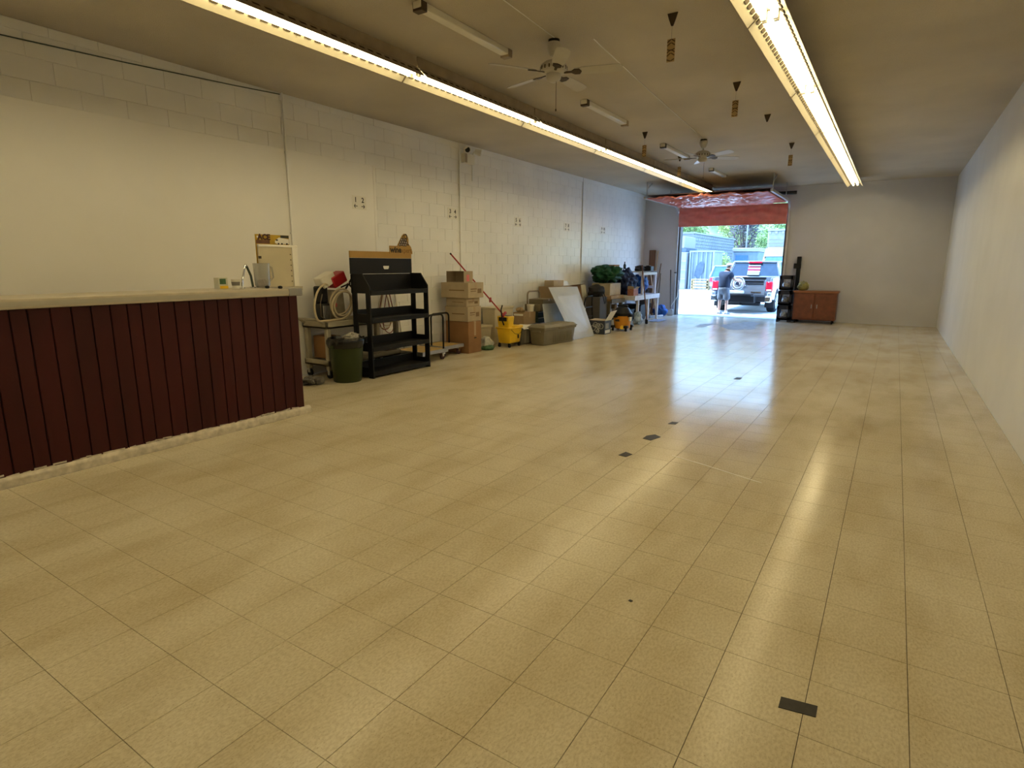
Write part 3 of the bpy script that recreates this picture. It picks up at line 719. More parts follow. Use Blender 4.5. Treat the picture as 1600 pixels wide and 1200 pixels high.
MB().tube([(-6.30,5.22,zt+0.42),(-6.25,5.14,zt+0.30),(-6.24,5.13,zt+0.14),(-6.25,5.20,zt+0.09)], 0.008, 6).build('black_tube', BRONZE, t)
t.location.y -= 0.07
# red and white cords hanging behind the display rack
t = thing('cord_bundle', 'red and pale cords hanging on the wall behind the black rack', 'cords', (-6.66, 6.6, 0.35))
MB().cyl((XL+0.0,6.62,1.22),(XL+0.12,6.62,1.24),0.012,n=8).build('wall_hook', STEEL, t)
for k, (r, m_, off, zz) in enumerate([(0.13,HOSER,0.0,0.72),(0.15,HOSE,0.03,0.78),(0.12,HOSER,0.06,0.66),(0.16,HOSE,-0.04,0.74)]):
    P = [Vector((XL+0.05+0.012*k, 6.62+off*0.3, 1.23))] 
    L_ = 1.23-zz+0.22
    for i in range(1, 20):
        a = i/20; P.append(Vector((XL+0.05+0.012*k, 6.62+off+ r*math.sin(2*PI*a)*1.0 + 0.02*noise.noise(Vector((i*.4,k,0))), 1.23 - L_*math.sin(PI*a)**0.8)))
    MB().tube(P, 0.007, 6, closed=True).build('cord', m_, t)
tag(MB().cyl((-6.64,7.05,0.0),(-6.68,6.85,1.25),0.016,n=8).build('white_pole', WEDGE), 'white pole leaning on the wall behind the black rack', 'pole')
tag(B(-6.58,-6.12,6.46,6.68,0.0,0.13).build('grey_case', GREYP, bevel=0.01), 'flat grey case on floor behind the black rack', 'case')
# trash can
c = (-5.92, 5.17, 0)
t = thing('trash_can', 'dark green round trash can with a black liner', 'trash can', c)
MB().lathe(c, [(0.0,0.012),(0.165,0.012),(0.172,0.0),(0.180,0.01),(0.222,0.52),(0.212,0.52),(0.17,0.03),(0,0.03)], 36).build('bin_body', GREENP, t)
for s in (-1,1): B(c[0]-0.03+0.0, c[0]+0.03, c[1]+s*0.222-0.02, c[1]+s*0.222+0.02, 0.44, 0.50).build('grip', GREENP, t, bevel=0.006)
b = MB(); P = []
def liner(u, v):
    a = 2*PI*u; w = noise.noise(Vector((math.cos(a)*4, math.sin(a)*4, v*3)))*0.022
    prof = [(0.232,0.455),(0.244,0.50),(0.246,0.545),(0.235,0.572),(0.215,0.57),(0.200,0.53),(0.19,0.46)]
    k = v*(len(prof)-1); i = min(int(k), len(prof)-2); f = k-i
    r = prof[i][0]*(1-f)+prof[i+1][0]*f; z = prof[i][1]*(1-f)+prof[i+1][1]*f
    return Vector((c[0]+(r+w*(0.4 if v > 0.2 else 1.0))*math.cos(a), c[1]+(r+w)*math.sin(a), z + w*0.9))
b.grid(liner, 64, 12); b.build('bin_liner', BAGB, t)
MB().blob((c[0],c[1],0.46), (0.19,0.19,0.10), 0.25, 3, 4, 24, 12).build('rubbish', BAGB, t)
tag(MB().blob((c[0]+0.04,c[1]+0.06,0.575), (0.10,0.11,0.05), 0.35, 3, 5, 22, 12, ridge=True).build('plastic_wrap', mat('crumpled_wrap', (0.45,0.42,0.38), rough=0.15, var=0.5, vscale=25)), 'crumpled clear plastic wrap on top of the trash can', 'plastic wrap')
tag(MB().blob((-6.13,4.78,0.03), (0.13,0.16,0.075), 0.4, 3, 8, 26, 12, flat=0.0, ridge=True).build('grey_rag', mat('grey_rag_cloth', (0.16,0.15,0.14), rough=0.9, var=0.5, vscale=20)), 'crumpled grey rag on the floor beside the cart', 'rag')

# ================================================================== black display rack
t = thing('display_rack', 'black wine kit display rack with a gold header', 'rack', (-5.88, 6.02, 0))
xb, xf, y0, y1 = -6.06, -5.72, 5.44, 6.60
for ys_, ye_ in ((y0, y0+0.022), (y1-0.022, y1)):
    B(xb, xb+0.085, ys_, ye_, 0.0, 1.38).build('back_post', BLACKM, t, bevel=0.002)
    MB().prism([(xf-0.085,0.0),(xf,0.0),(xf-0.01,1.19),(xf-0.085,1.19)], 'xz', ys_, ye_).build('front_post', BLACKM, t, bevel=0.002)
    MB().prism([(xb,1.13),(xf-0.01,1.13),(xf-0.01,1.21),(xb+0.20,1.385),(xb,1.385)], 'xz', ys_+0.001, ye_+0.001).build('side_wing', BLACKM, t, bevel=0.002)
    for z in (0.02, 0.36, 0.74):
        B(xb+0.08, xf-0.08, ys_+0.001, ye_-0.001, z, z+0.12).build('side_rail', BLACKM, t)
for z in (1.135, 0.77, 0.39, 0.055):
    s = B(xb+0.01, xf-0.004, y0+0.022, y1-0.022, z, z+0.022).build('shelf', BLACKM, t, bevel=0.002)
    B(xf-0.018, xf-0.002, y0+0.022, y1-0.022, z-0.03, z+0.03).build('front_lip', BLACKM, s, bevel=0.002)
    if z < 1: B(xb+0.004, xb+0.016, y0+0.022, y1-0.022, z, z+0.135).build('back_lip', BLACKM, s)
B(xb, xb+0.014, y0-0.01, y1+0.005, 1.13, 1.375).build('upper_back', BLACKM, t)
B(xb-0.004, xb+0.012, y0-0.012, y1+0.008, 1.38, 1.59).build('header_board', BLACKM, t)
B(xb-0.004, xb+0.013, y0-0.012, y1+0.008, 1.592, 1.68).build('gold_band', GOLD, t)
b = MB().prism([(6.03+0.0,1.455),(6.045,1.44),(6.115,1.44),(6.13,1.455),(6.135,1.485),(6.025,1.485)], 'yz', xb+0.013, xb+0.016); b.build('hand_slot', WHITEP, t)
ly = 6.39
b = MB().prism([(6.155,1.655),(6.62,1.655),(6.62,1.69),(6.595,1.755),(6.545,1.80),(6.545,1.87),(6.53,1.905),(6.50,1.94),(6.455,1.94),(6.42,1.915),(6.35,1.82),(6.31,1.765),(6.155,1.765)], 'yz', xb+0.014, xb+0.024)
lg = b.build('logo_board', GOLD, t)
xs = xb+0.0255
text_x('wine', 0.115, xs, 6.275, 1.708, lg, offset=0.004)
text_x('xpert', 0.100, xs, 6.495, 1.703, lg, m=mat('dark_gold_ink', (0.22,0.11,0.02), rough=0.5), offset=0.001)
b = MB()
def ring(mb, y, z, r): mb.tube(poly_ring((xs, y, z), r, 14, ((0,1,0),(0,0,1)))[:-1], 0.0045, 5, closed=True)
gr = [(6.36,1.785),(6.40,1.79),(6.44,1.785),(6.48,1.785),(6.38,1.82),(6.42,1.823),(6.46,1.82),(6.40,1.856),(6.44,1.855),(6.50,1.815),(6.48,1.85)]
for y, z in gr: ring(b, y, z, 0.020)
ring(b, 6.485, 1.905, 0.030); ring(b, 6.47, 1.885, 0.045)
b.build('grape_outline', INK, lg)
b = MB()
for y, z in gr: b.cyl((xs-0.002,y,z),(xs+0.0005,y,z),0.014,n=10)
b.build('grape_fill', mat('grape_grey', (0.34,0.28,0.24), rough=0.4), lg)['kind'] = 'stuff'  # flat grey discs filling the printed grape outlines
B(xs-0.001, xs+0.001, 6.52, 6.545, 1.775, 1.80).build('dark_print', INK, lg)

# ================================================================== platform trolleys
def trolley(x0, x1, y0, y1, hx, hy0, hy1, hh, label):
    t = thing('platform_trolley', label, 'trolley', ((x0+x1)/2, (y0+y1)/2, 0), 'platform trolleys')
    B(x0, x1, y0, y1, 0.145, 0.175).build('deck', PLY, t, bevel=0.004)
    b = MB().box(x0-0.008, x0+0.012, y0-0.008, y1+0.008, 0.125, 0.18).box(x1-0.012, x1+0.008, y0-0.008, y1+0.008, 0.125, 0.18).box(x0, x1, y0-0.008, y0+0.012, 0.125, 0.18).box(x0, x1, y1-0.012, y1+0.008, 0.125, 0.18)
    b.build('deck_frame', STEEL, t)
    MB().tube(hoop((hx, hy0, 0.15), (hx, hy1, 0.15), hh, 0.07), 0.0145, 10).build('handle', BLACK, t)
    for x in (x0+0.06, x1-0.06):
        for y in (y0+0.06, y1-0.06):
            c = MB().cyl((x-0.014, y, 0.048), (x+0.014, y, 0.048), 0.048, n=16).build('caster', mat('maroon_rubber', (0.05,0.012,0.012), rough=0.6), t)
            B(x-0.022, x+0.022, y-0.02, y+0.02, 0.05, 0.126).build('caster_fork', CHROME, c)
trolley(-6.55, -5.96, 6.70, 7.30, -5.985, 6.86, 7.23, 0.585, 'platform trolley with plywood deck right beside the black rack')
trolley(-6.62, -6.10, 7.38, 7.90, -6.40, 7.42, 7.885, 0.545, 'platform trolley with plywood deck in front of the stacked cartons')

# ================================================================== carton stack
def carton(x0, x1, y0, y1, z0, z1, m, label, group='stacked cartons', flaps=True, rz=0.0, name='carton', print_m=None):
    t = thing(name, label, 'box', ((x0+x1)/2, (y0+y1)/2, z0), group)
    cx, cy = (x0+x1)/2, (y0+y1)/2
    B(x0, x1, y0, y1, z0, z1).rotz(rz, cx, cy).build('box_body', m, t, bevel=0.006)
    B(x0-0.0008, x1+0.0008, cy-0.028, cy+0.028, z0+(z1-z0)*0.55, z1+0.0008).rotz(rz, cx, cy).build('tape', TAPE, t)
    b = MB().box(x0+0.01, x1-0.01, cy-0.0015, cy+0.0015, z1, z1+0.0016); b.rotz(rz, cx, cy).build('flap_seam', CARDD, t)
    if print_m:
        h = z1-z0
        for k, (a, c, e, f) in enumerate([(0.15,0.55,0.55,0.62),(0.15,0.5,0.42,0.47),(0.6,0.85,0.30,0.6)]):
            B(x1, x1+0.0012, y0+(y1-y0)*a, y0+(y1-y0)*c, z0+h*e, z0+h*f).rotz(rz, cx, cy).build('print', print_m, t)
        B(x0+(x1-x0)*0.3, x0+(x1-x0)*0.85, y0-0.0012, y0, z0+h*0.48, z0+h*0.54).rotz(rz, cx, cy).build('print', print_m, t)
    return t
PRN = mat('brown_print', (0.20,0.125,0.06), rough=0.8)
t = carton(-6.52, -6.02, 7.95, 8.32, 0.0, 0.545, CARDD, 'dark brown carton at the bottom of the carton stack')
MB().cbox((-6.018, 8.14, 0.26), (0.003, 0.06, 0.02)).build('hand_hole', INK, t)
carton(-6.52, -6.03, 7.94, 8.33, 0.546, 0.80, CARDL, 'tan wine kit carton on the dark brown carton', print_m=PRN, rz=0.02)
carton(-6.50, -6.05, 7.95, 8.32, 0.801, 0.945, CARDL, 'thin tan carton in the middle of the carton stack', print_m=PRN, rz=-0.03)
carton(-6.57, -6.00, 7.90, 8.37, 0.946, 1.205, CARDL, 'wide tan carton under the open box of the stack', print_m=PRN, rz=0.05)
# open box on top, mouth toward the viewer
t = thing('open_carton', 'small open carton lying on its side on top of the stack', 'box', (-6.3, 8.1, 1.206), 'stacked cartons')
x0, x1, ya, yb, z0, z1 = -6.50, -6.12, 7.97, 8.22, 1.206, 1.395
b = MB().box(x0, x1, ya, yb, z0, z0+0.006).box(x0, x1, ya, yb, z1-0.006, z1).box(x0, x0+0.006, ya, yb, z0, z1).box(x1-0.006, x1, ya, yb, z0, z1).box(x0, x1, yb-0.006, yb, z0, z1)
b.build('box_shell', CARDL, t)
B(x1, x1+0.001, ya+0.07, ya+0.15, z0+0.02, z0+0.13).build('pink_sticker', PINK, t)
# bag on the floor
t = thing('cement_bag', 'small white and green bag on the floor by the carton stack', 'bag', (-6.06, 8.55, 0))
MB().blob((-6.08,8.56,0.10), (0.12,0.13,0.13), 0.2, 2, 3, 22, 14, flat=0.0).build('bag_body', mat('white_bag', (0.50,0.50,0.46), rough=0.4, var=0.3, vscale=14), t)
MB().blob((-6.045,8.54,0.045), (0.125,0.135,0.055), 0.12, 2, 3, 22, 12, flat=0.0).build('green_band', GREENB, t)
# cream bins behind the bucket
def bin_(x0, x1, y0, y1, h, m, name, label, cat='bin'):
    t = thing(name, label, cat, ((x0+x1)/2, (y0+y1)/2, 0))
    d = 0.03
    b = MB(); b.add([(x0+d,y0+d,0),(x1-d,y0+d,0),(x1-d,y1-d,0),(x0+d,y1-d,0),(x0,y0,h),(x1,y0,h),(x1,y1,h),(x0,y1,h)], [(0,3,2,1),(4,5,6,7),(0,1,5,4),(1,2,6,5),(2,3,7,6),(3,0,4,7)])
    b.build('bin_body', m, t, bevel=0.012)
    MB().box(x0-0.012, x1+0.012, y0-0.012, y1+0.012, h-0.03, h+0.012).build('rim', m, t, bevel=0.008)
    return t
bin_(-6.66, -6.34, 9.22, 9.86, 0.69, CREAMP, 'tall_cream_bin', 'tall cream plastic bin behind the yellow mop bucket')
bin_(-6.66, -6.36, 8.72, 9.14, 0.37, CREAMP, 'low_cream_bin', 'low cream plastic bin behind the mop handle')
# mop bucket
bx, by = -5.95, 9.12
t = thing('mop_bucket', 'yellow wheeled mop bucket with a wringer', 'bucket', (bx, by, 0))
def taper(mb, x0, x1, y0, y1, z0, z1, d):
    return mb.add([(x0+d,y0+d,z0),(x1-d,y0+d,z0),(x1-d,y1-d,z0),(x0+d,y1-d,z0),(x0,y0,z1),(x1,y0,z1),(x1,y1,z1),(x0,y1,z1)], [(0,3,2,1),(4,5,6,7),(0,1,5,4),(1,2,6,5),(2,3,7,6),(3,0,4,7)])
taper(MB(), bx-0.155, bx+0.155, by-0.21, by+0.21, 0.075, 0.37, 0.03).build('tub', YEL, t, bevel=0.025, seg=2)
MB().box(bx-0.17, bx+0.17, by-0.225, by+0.225, 0.345, 0.375).build('tub_rim', YEL, t, bevel=0.012)
MB().box(bx-0.12, bx+0.17, by-0.10, by+0.22, 0.37, 0.395).build('spout_lip', YEL, t, bevel=0.01)
w = MB(); taper(w, bx-0.14, bx+0.13, by-0.22, by-0.02, 0.36, 0.58, 0.02); wr = w.build('wringer', YEL, t, bevel=0.015)
B(bx-0.10, bx+0.09, by-0.19, by-0.05, 0.575, 0.5815).build('wringer_mouth', INK, wr)
B(bx-0.09, bx+0.08, by-0.222, by-0.216, 0.49, 0.56).build('front_slot', INK, wr)
MB().tube([(bx+0.02,by-0.22,0.42),(bx+0.02,by-0.27,0.50),(bx+0.0,by-0.28,0.70),(bx+0.0,by-0.24,0.78)], 0.012, 8).build('wringer_handle', BLACK, t)
MB().tube([(bx+0.172,by-0.20,0.34),(bx+0.185,by-0.1,0.26),(bx+0.19,by,0.245),(bx+0.185,by+0.1,0.26),(bx+0.172,by+0.20,0.34)], 0.004, 6).build('bail', BLACK, t)
B(bx+0.153, bx+0.156, by+0.04, by+0.09, 0.16, 0.23).build('warning_label', INK, t)
for sx in (-1, 1):
    for s_ in (-1, 1):
        x, y = bx+sx*0.11, by+s_*0.165
        cst = MB().cyl((x-0.012,y,0.036),(x+0.012,y,0.036),0.036,n=14).build('caster', RUBBER, t)
        B(x-0.018, x+0.018, y-0.014, y+0.014, 0.035, 0.08).build('caster_fork', BLACK, cst)
t = thing('mop', 'mop with a long red handle leaning from the bucket to the wall', 'mop', (bx-0.03, by-0.1, 0.4))
a, e = Vector((-5.97, 8.97, 0.585)), Vector((-6.665, 8.32, 1.68))
MB().cyl(a, e, 0.013, n=10).build('handle', REDP, t)
MB().cyl(e, e+(e-a).normalized()*0.03, 0.015, n=10).build('end_grip', BLACK, t)
MB().cbox(a+Vector((0,0,0.02)), (0.05,0.20,0.05), (0.3,0,0.3)).build('mop_clamp', REDP, t, bevel=0.01)
MB().bar(a+(e-a)*0.27+Vector((0.03,-0.03,0.02)), a+(e-a)*0.27+Vector((-0.03,0.03,-0.03)), 0.03, 0.05).build('slide_clip', REDP, t)

# ================================================================== totes and flat things
t = thing('storage_tote', 'long olive grey lidded storage tote on the floor', 'tote', (-5.52, 10.0, 0))
RZ = math.radians(-7.4)
px_, py_ = -5.416, 9.496
def tb(mb): return mb.rotz(RZ, px_, py_)
x0, x1, y0, y1 = px_-0.34, px_, py_, py_+1.0
tb(taper(MB(), x0-0.01, x1+0.015, y0-0.015, y1+0.015, 0.0, 0.33, 0.03)).build('tote_body', TOTE, t, bevel=0.02, seg=2)
b = MB()
for k in range(11): b.cbox((x1+0.0045, y0+0.30+k*0.06, 0.14), (0.012, 0.018, 0.20))
tb(b).build('ribs', TOTE, t, bevel=0.003)['kind'] = 'stuff'
tb(MB().box(x0-0.02, x1+0.03, y0-0.03, y1+0.03, 0.285, 0.335)).build('rim', TOTE, t, bevel=0.01)
def lid(u, v):
    x = x0-0.035+(x1-x0+0.075)*u; y = y0-0.04+(y1-y0+0.08)*v
    e = min(u, 1-u, v*2.5, (1-v)*2.5)
    return Vector((x, y, 0.34 + min(0.05, e*0.35) + 0.006*math.sin(v*40)*(e > 0.15)))
tb(MB().grid(lid, 24, 60, (0,0,-0.012))).build('lid', TOTE, t)
tb(MB().box(x1+0.02, x1+0.045, y0+0.42, y0+0.62, 0.30, 0.34)).build('latch', TOTE, t, bevel=0.006)
tb(MB().box(x0+0.07, x1-0.07, y0-0.045, y0-0.01, 0.25, 0.285)).build('end_handle', TOTE, t, bevel=0.008)
t = bin_(-6.16, -5.84, 9.42, 9.88, 0.31, GREYP, 'grey_crate', 'low grey crate between the mop bucket and the long tote', 'crate')
for yy in (9.50, 9.62, 9.74):
    B(-5.853, -5.838, yy, yy+0.05, 0.03, 0.27).build('rib', mat('pale_grey_plastic', (0.34,0.32,0.28), rough=0.5), t)
def sheet(u, v): return Vector((-6.19+0.42*u, 9.36+0.58*v, 0.332+0.018*noise.noise(Vector((u*4,v*4,2)))-0.05*max(0, u-0.82)/0.18*0.6))
tag(MB().grid(sheet, 14, 14, (0,0,0.004)).build('paper_sheet', WHITEP), 'white sheet lying over the low grey crate', 'sheet')

# service cart with hoop handle behind the sheet
t = thing('metal_service_cart', 'dull metal cart with a rounded hoop handle against the wall', 'cart', (-6.4, 10.5, 0))
for z in (0.05+0.06, 0.30):
    B(-6.63, -6.10, 9.90, 11.20, z, z+0.02).build('shelf', STEEL, t, bevel=0.004)
for x in (-6.61, -6.12):
    for y in (9.92, 11.18):
        MB().cyl((x,y,0.06),(x,y,0.32),0.012,n=8).build('post', STEEL, t)
        MB().cyl((x-0.012,y,0.035),(x+0.012,y,0.035),0.035,n=12).build('caster', RUBBER, t)
MB().tube(hoop((-6.50,10.66,0.31), (-6.50,11.17,0.31), 0.64, 0.09), 0.017, 10).build('hoop_handle', mat('tan_metal', (0.30,0.24,0.17), rough=0.45, metal=0.3), t)
t = carton(-6.40, -6.14, 9.94, 10.40, 0.321, 0.565, CARD, 'open topped brown carton on the metal cart', group='boxes on the metal cart')
B(-6.38, -6.16, 9.9385, 9.94, 0.50, 0.54).build('white_label', WHITEP, t)
tag(MB().blob((-6.30,10.05,0.60), (0.08,0.10,0.06), 0.3, 3, 11, 18, 10, flat=0.566, ridge=True).build('brown_paper_wad', CARD), 'wad of brown paper on the open topped brown carton', 'paper')
t = thing('white_pail', 'small white plastic pail on the brown carton', 'pail', (-6.22, 10.32, 0.566))
MB().lathe((-6.22,10.33,0.566), [(0,0),(0.062,0),(0.075,0.125),(0.079,0.13),(0.072,0.125),(0.06,0.008),(0,0.008)], 22).build('pail_body', WHITE, t)
MB().lathe((-6.22,10.33,0.566), [(0.0,0.127),(0.08,0.127),(0.08,0.138),(0,0.138)], 22).build('pail_lid', WHITE, t)
DKG = mat('dark_green_box', (0.015,0.03,0.022), rough=0.5, var=0.2)
for k, (z0, z1, m_, l_) in enumerate([(0.321,0.44,DKG,'lower dark green case on the metal cart'), (0.441,0.56,DKG,'upper dark green case on the metal cart')]):
    t = thing('dark_case', l_, 'case', (-6.35, 10.75, z0), 'dark cases on the metal cart')
    B(-6.60, -6.12, 10.46, 11.0, z0, z1).build('case_body', m_, t, bevel=0.012)
    B(-6.121, -6.112, 10.47, 10.99, z1-0.03, z1-0.015).build('case_seam', STEEL, t)
OLV = mat('olive_flat_box', (0.20,0.165,0.10), rough=0.8, var=0.2)
carton(-6.46, -6.08, 10.48, 11.10, 0.561, 0.70, OLV, 'flat olive box on the dark cases', group='boxes on the metal cart')
t = carton(-6.44, -6.10, 10.60, 11.14, 0.701, 0.80, OLV, 'thin tilted olive box under the hoop handle', group='boxes on the metal cart', rz=0.06)
# tall carton behind the plastic sheet, with a small box on top
carton(-6.67, -6.28, 11.42, 12.28, 0.0, 1.03, CARD, 'tall brown carton hidden behind the frosted sheet', group='cartons by the frosted sheet')
t = carton(-6.60, -6.36, 11.55, 12.02, 1.031, 1.16, CARDL, 'small tan carton on top of the tall brown carton', group='cartons by the frosted sheet')
tag(B(-6.59,-6.37,12.03,12.26,1.031,1.145).build('white_box', WHITE, bevel=0.006), 'small white box beside the small tan carton', 'box')
# frosted plastic sheets leaning
t = MB().poly3([(-5.375,10.64,0.0),(-5.345,11.56,0.0),(-5.905,11.80,1.03),(-5.905,10.49,1.055)], 0.006).build('frosted_sheet', FROST)
tag(t, 'large frosted plastic sheet leaning back behind the tote', 'plastic sheet', 'frosted plastic sheets')
t = MB().poly3([(-5.82,10.30,0.0),(-5.80,11.1,0.0),(-5.985,11.25,0.71),(-5.985,10.40,0.72)], 0.006).build('frosted_sheet', FROST)
tag(t, 'smaller frosted plastic sheet behind the large leaning one', 'plastic sheet', 'frosted plastic sheets')
# brown sheet and white board
t = thing('cardboard_sheet', 'brown cardboard sheet leaning on the wall right of the frosted sheet', 'cardboard', (-6.5, 12.95, 0))
MB().poly3([(-6.34,12.70,0.0),(-6.34,13.19,0.0),(-6.52,13.19,1.02),(-6.52,12.62,1.02)], 0.012).build('sheet', CARDD, t)
MB().poly3([(-6.52,12.62,1.02),(-6.52,13.19,1.02),(-6.40,13.19,1.05),(-6.40,12.58,1.04)], 0.006).build('folded_flap', CARD, t)
tag(MB().poly3([(-6.36,13.22,0.0),(-6.36,13.47,0.0),(-6.53,13.47,1.01),(-6.53,13.22,1.01)], 0.02).build('white_board', WHITE, bevel=0.003), 'narrow white board leaning beside the brown cardboard sheet', 'board')
# hand truck
t = thing('hand_truck', 'black tube hand truck in front of the white board', 'hand truck', (-6.02, 12.75, 0))
hx = -6.05
MB().tube([(hx+0.02,12.52,0.04),(hx-0.02,12.52,0.60),(hx+0.0,12.55,0.74),(hx+0.03,12.62,0.78),(hx+0.03,12.84,0.78),(hx+0.0,12.91,0.74),(hx-0.02,12.94,0.60),(hx+0.02,12.94,0.04)], 0.017, 8).build('frame', BLACK, t)
MB().bar((hx,12.52,0.3),(hx,12.94,0.3),0.02,0.02).bar((hx-0.01,12.52,0.52),(hx-0.01,12.94,0.52),0.02,0.02).build('cross_bar', BLACK, t)
B(hx, hx+0.22, 12.55, 12.91, 0.012, 0.02).build('toe_plate', STEEL, t)
for y in (12.47, 12.99): MB().cyl((hx-0.06,y-0.02,0.09),(hx-0.06,y+0.02,0.09),0.09,n=18).build('wheel', RUBBER, t)
MB().cyl((hx-0.06,12.47,0.09),(hx-0.06,12.99,0.09),0.012,n=8).build('axle', STEEL, t)
# carton with appliance print
t = thing('appliance_carton', 'low open appliance carton with a printed side and raised flap', 'box', (-5.38, 12.02, 0))
x0, x1, y0, y1, h = -5.62, -5.24, 11.86, 12.20, 0.30
PRB = mat('appliance_print', (0.05,0.06,0.09), rough=0.45, var=0.2, vscale=10)
b = MB().box(x0, x1, y0, y0+0.006, 0, h).box(x0, x1, y1-0.006, y1, 0, h).box(x0, x0+0.006, y0, y1, 0, h).box(x1-0.006, x1, y0, y1, 0, h).box(x0, x1, y0, y1, 0, 0.006)
b.build('box_shell', PRB, t)
MB().poly3([(x0,y0,h),(x1,y0,h),(x1-0.02,y1-0.08,h+0.015),(x0+0.02,y1-0.08,h+0.02)], 0.004).build('top_flap', CARDL, t)
MB().poly3([(x1,y0+0.01,h),(x1,y1,h),(x1+0.12,y1+0.03,h+0.22),(x1+0.10,y0+0.07,h+0.20)], 0.005).build('raised_flap', WHITEP, t)
b = MB(); random.seed(5)
for k in range(9):
    cx, cz, r = x0+0.10+random.random()*0.2, 0.06+random.random()*0.16, 0.03+random.random()*0.03
    b.tube(poly_ring((cx, y0-0.0015, cz), r, 14, ((1,0,0),(0,0,1)))[:-1], 0.006, 4, closed=True)
o = b.build('appliance_picture', mat('grey_print', (0.50,0.50,0.48), rough=0.5, var=0.3, vscale=30), t); o['kind'] = 'stuff'
B(x1, x1+0.0015, y0+0.03, y1-0.05, 0.02, 0.09).build('white_band', WHITEP, t)
B(x1, x1+0.0015, y0+0.05, y1-0.12, 0.12, 0.24).build('grey_print', MATS['pale_grey_plastic'], t)
# shop vac
vx, vy = -5.25, 12.88
t = thing('shop_vacuum', 'yellow and black wheeled shop vacuum', 'vacuum', (vx, vy, 0))
MB().lathe((vx,vy,0), [(0,0.055),(0.17,0.055),(0.185,0.08),(0.205,0.34),(0.205,0.36),(0,0.36)], 32).build('drum', ORANGE, t)
MB().lathe((vx,vy,0), [(0.21,0.345),(0.225,0.36),(0.225,0.41),(0.19,0.45),(0.15,0.52),(0.10,0.555),(0,0.56)], 32).build('motor_head', BLACK, t)
B(vx-0.13, vx+0.13, vy-0.03, vy+0.03, 0.545, 0.60).build('carry_handle', BLACK, t, bevel=0.02)
fw = Vector((0.38,-0.92,0)).normalized(); sd = Vector((0.92,0.38,0))
p = Vector((vx,vy,0.23))+fw*0.197
bb = MB().lathe((0,0,0), [(0,-0.002),(0.05,-0.002),(0.05,0.004),(0,0.004)], 20)
rotm = Matrix((sd, Vector((0,0,1)), fw)).transposed().to_4x4()
bb.v = [Vector((q.x*1.6, q.y*0.55, q.z)) for q in bb.v]
bb.xform(Matrix.Translation(p+sd*-0.09+fw*-0.015+Vector((0,0,0.02))) @ rotm).build('logo_patch', INK, t)
MB().cyl(p+Vector((0,0,-0.14)), p+Vector((0,0,-0.14))+fw*0.02, 0.045, n=16).build('drain_cap', YEL, t)
for k in range(4):
    a = PI/4+k*PI/2; q = Vector((vx+0.225*math.cos(a), vy+0.225*math.sin(a), 0))
    f_ = B(q.x-0.05, q.x+0.05, q.y-0.05, q.y+0.05, 0.07, 0.13).build('caster_foot', BLACK, t, bevel=0.015)
    MB().cyl(q+Vector((-0.018,0,0.036)), q+Vector((0.018,0,0.036)), 0.036, n=14).build('caster', RUBBER, f_)
P = poly_ring((vx, vy, 0.30), 0.245, 24, ((1,0,0),(0,1,0)), 0.10, 1, 1.6, (0,0,0.05))
P = [q for q in P if (q-Vector((vx,vy,q.z))).dot(fw) < 0.16]
P = P[4:]
MB().tube(P, 0.024, 8).build('hose', RUBBER, t)
B(vx+0.21, vx+0.25, vy-0.13, vy-0.05, 0.24, 0.33).build('white_tag', WHITEP, t)

# ================================================================== workbench clutter
t = thing('workbench', 'low brown topped workbench against the left wall', 'bench', (-6.25, 14.1, 0))
B(-6.65, -5.85, 13.58, 14.42, 0.62, 0.67).build('bench_top', CARDD, t, bevel=0.004)
B(-5.86, -5.83, 13.58, 14.42, 0.56, 0.67).build('front_apron', mat('olive_wood', (0.12,0.10,0.06), rough=0.7), t)
for x in (-6.6, -5.92):
    for y in (13.63, 14.37): B(x-0.04, x+0.04, y-0.04, y+0.04, 0, 0.62).build('leg', MATS['olive_wood'], t)
carton(-6.55, -5.86, 13.60, 14.42, 0.671, 0.75, CARD, 'flat brown carton lying on the workbench', group='boxes on the workbench')
carton(-6.45, -5.95, 13.72, 14.40, 0.751, 1.05, mat('sand_cardboard', (0.50,0.42,0.29), rough=0.8), 'large sand coloured carton under the green tarp', group='boxes on the workbench')
t = thing('black_bag', 'black duffel bag with hanging straps beside the sand coloured carton', 'bag', (-6.25, 13.5, 0.72))
MB().blob((-6.15,13.34,0.87), (0.20,0.22,0.15), 0.2, 2, 12, 22, 12, flat=0.736).build('bag_body', mat('black_cloth', (0.02,0.018,0.018), rough=0.85, var=0.4), t)
MB().tube(cr([(-5.97,13.26,0.85),(-5.90,13.24,0.70),(-5.89,13.29,0.58),(-5.90,13.36,0.68),(-5.97,13.38,0.85)]), 0.010, 6).build('strap', BLACK, t)
tag(B(-6.32,-5.94,13.12,13.54,0.0,0.735).build('black_cabinet_box', mat('grey_brown_box', (0.10,0.095,0.09), rough=0.7), bevel=0.006), 'narrow dark grey box under the black duffel bag', 'box')
t = thing('steel_urn', 'steel urn with a black lid under the workbench', 'urn', (-5.72, 13.38, 0))
MB().lathe((-5.75,13.36,0), [(0,0),(0.10,0),(0.105,0.01),(0.105,0.20),(0,0.20)], 24).build('urn_body', STEEL, t)
MB().lathe((-5.75,13.36,0), [(0.108,0.2),(0.11,0.24),(0.09,0.30),(0.04,0.32),(0,0.32)], 24).build('urn_lid', BLACK, t)
carton(-6.5, -6.0, 13.75, 14.15, 0.0, 0.40, MATS['grey_brown_box'], 'dark grey carton under the workbench, nearer one', group='boxes under the workbench')
carton(-6.5, -6.0, 14.18, 14.33, 0.0, 0.50, CARD, 'brown carton under the workbench, farther one', group='boxes under the workbench')
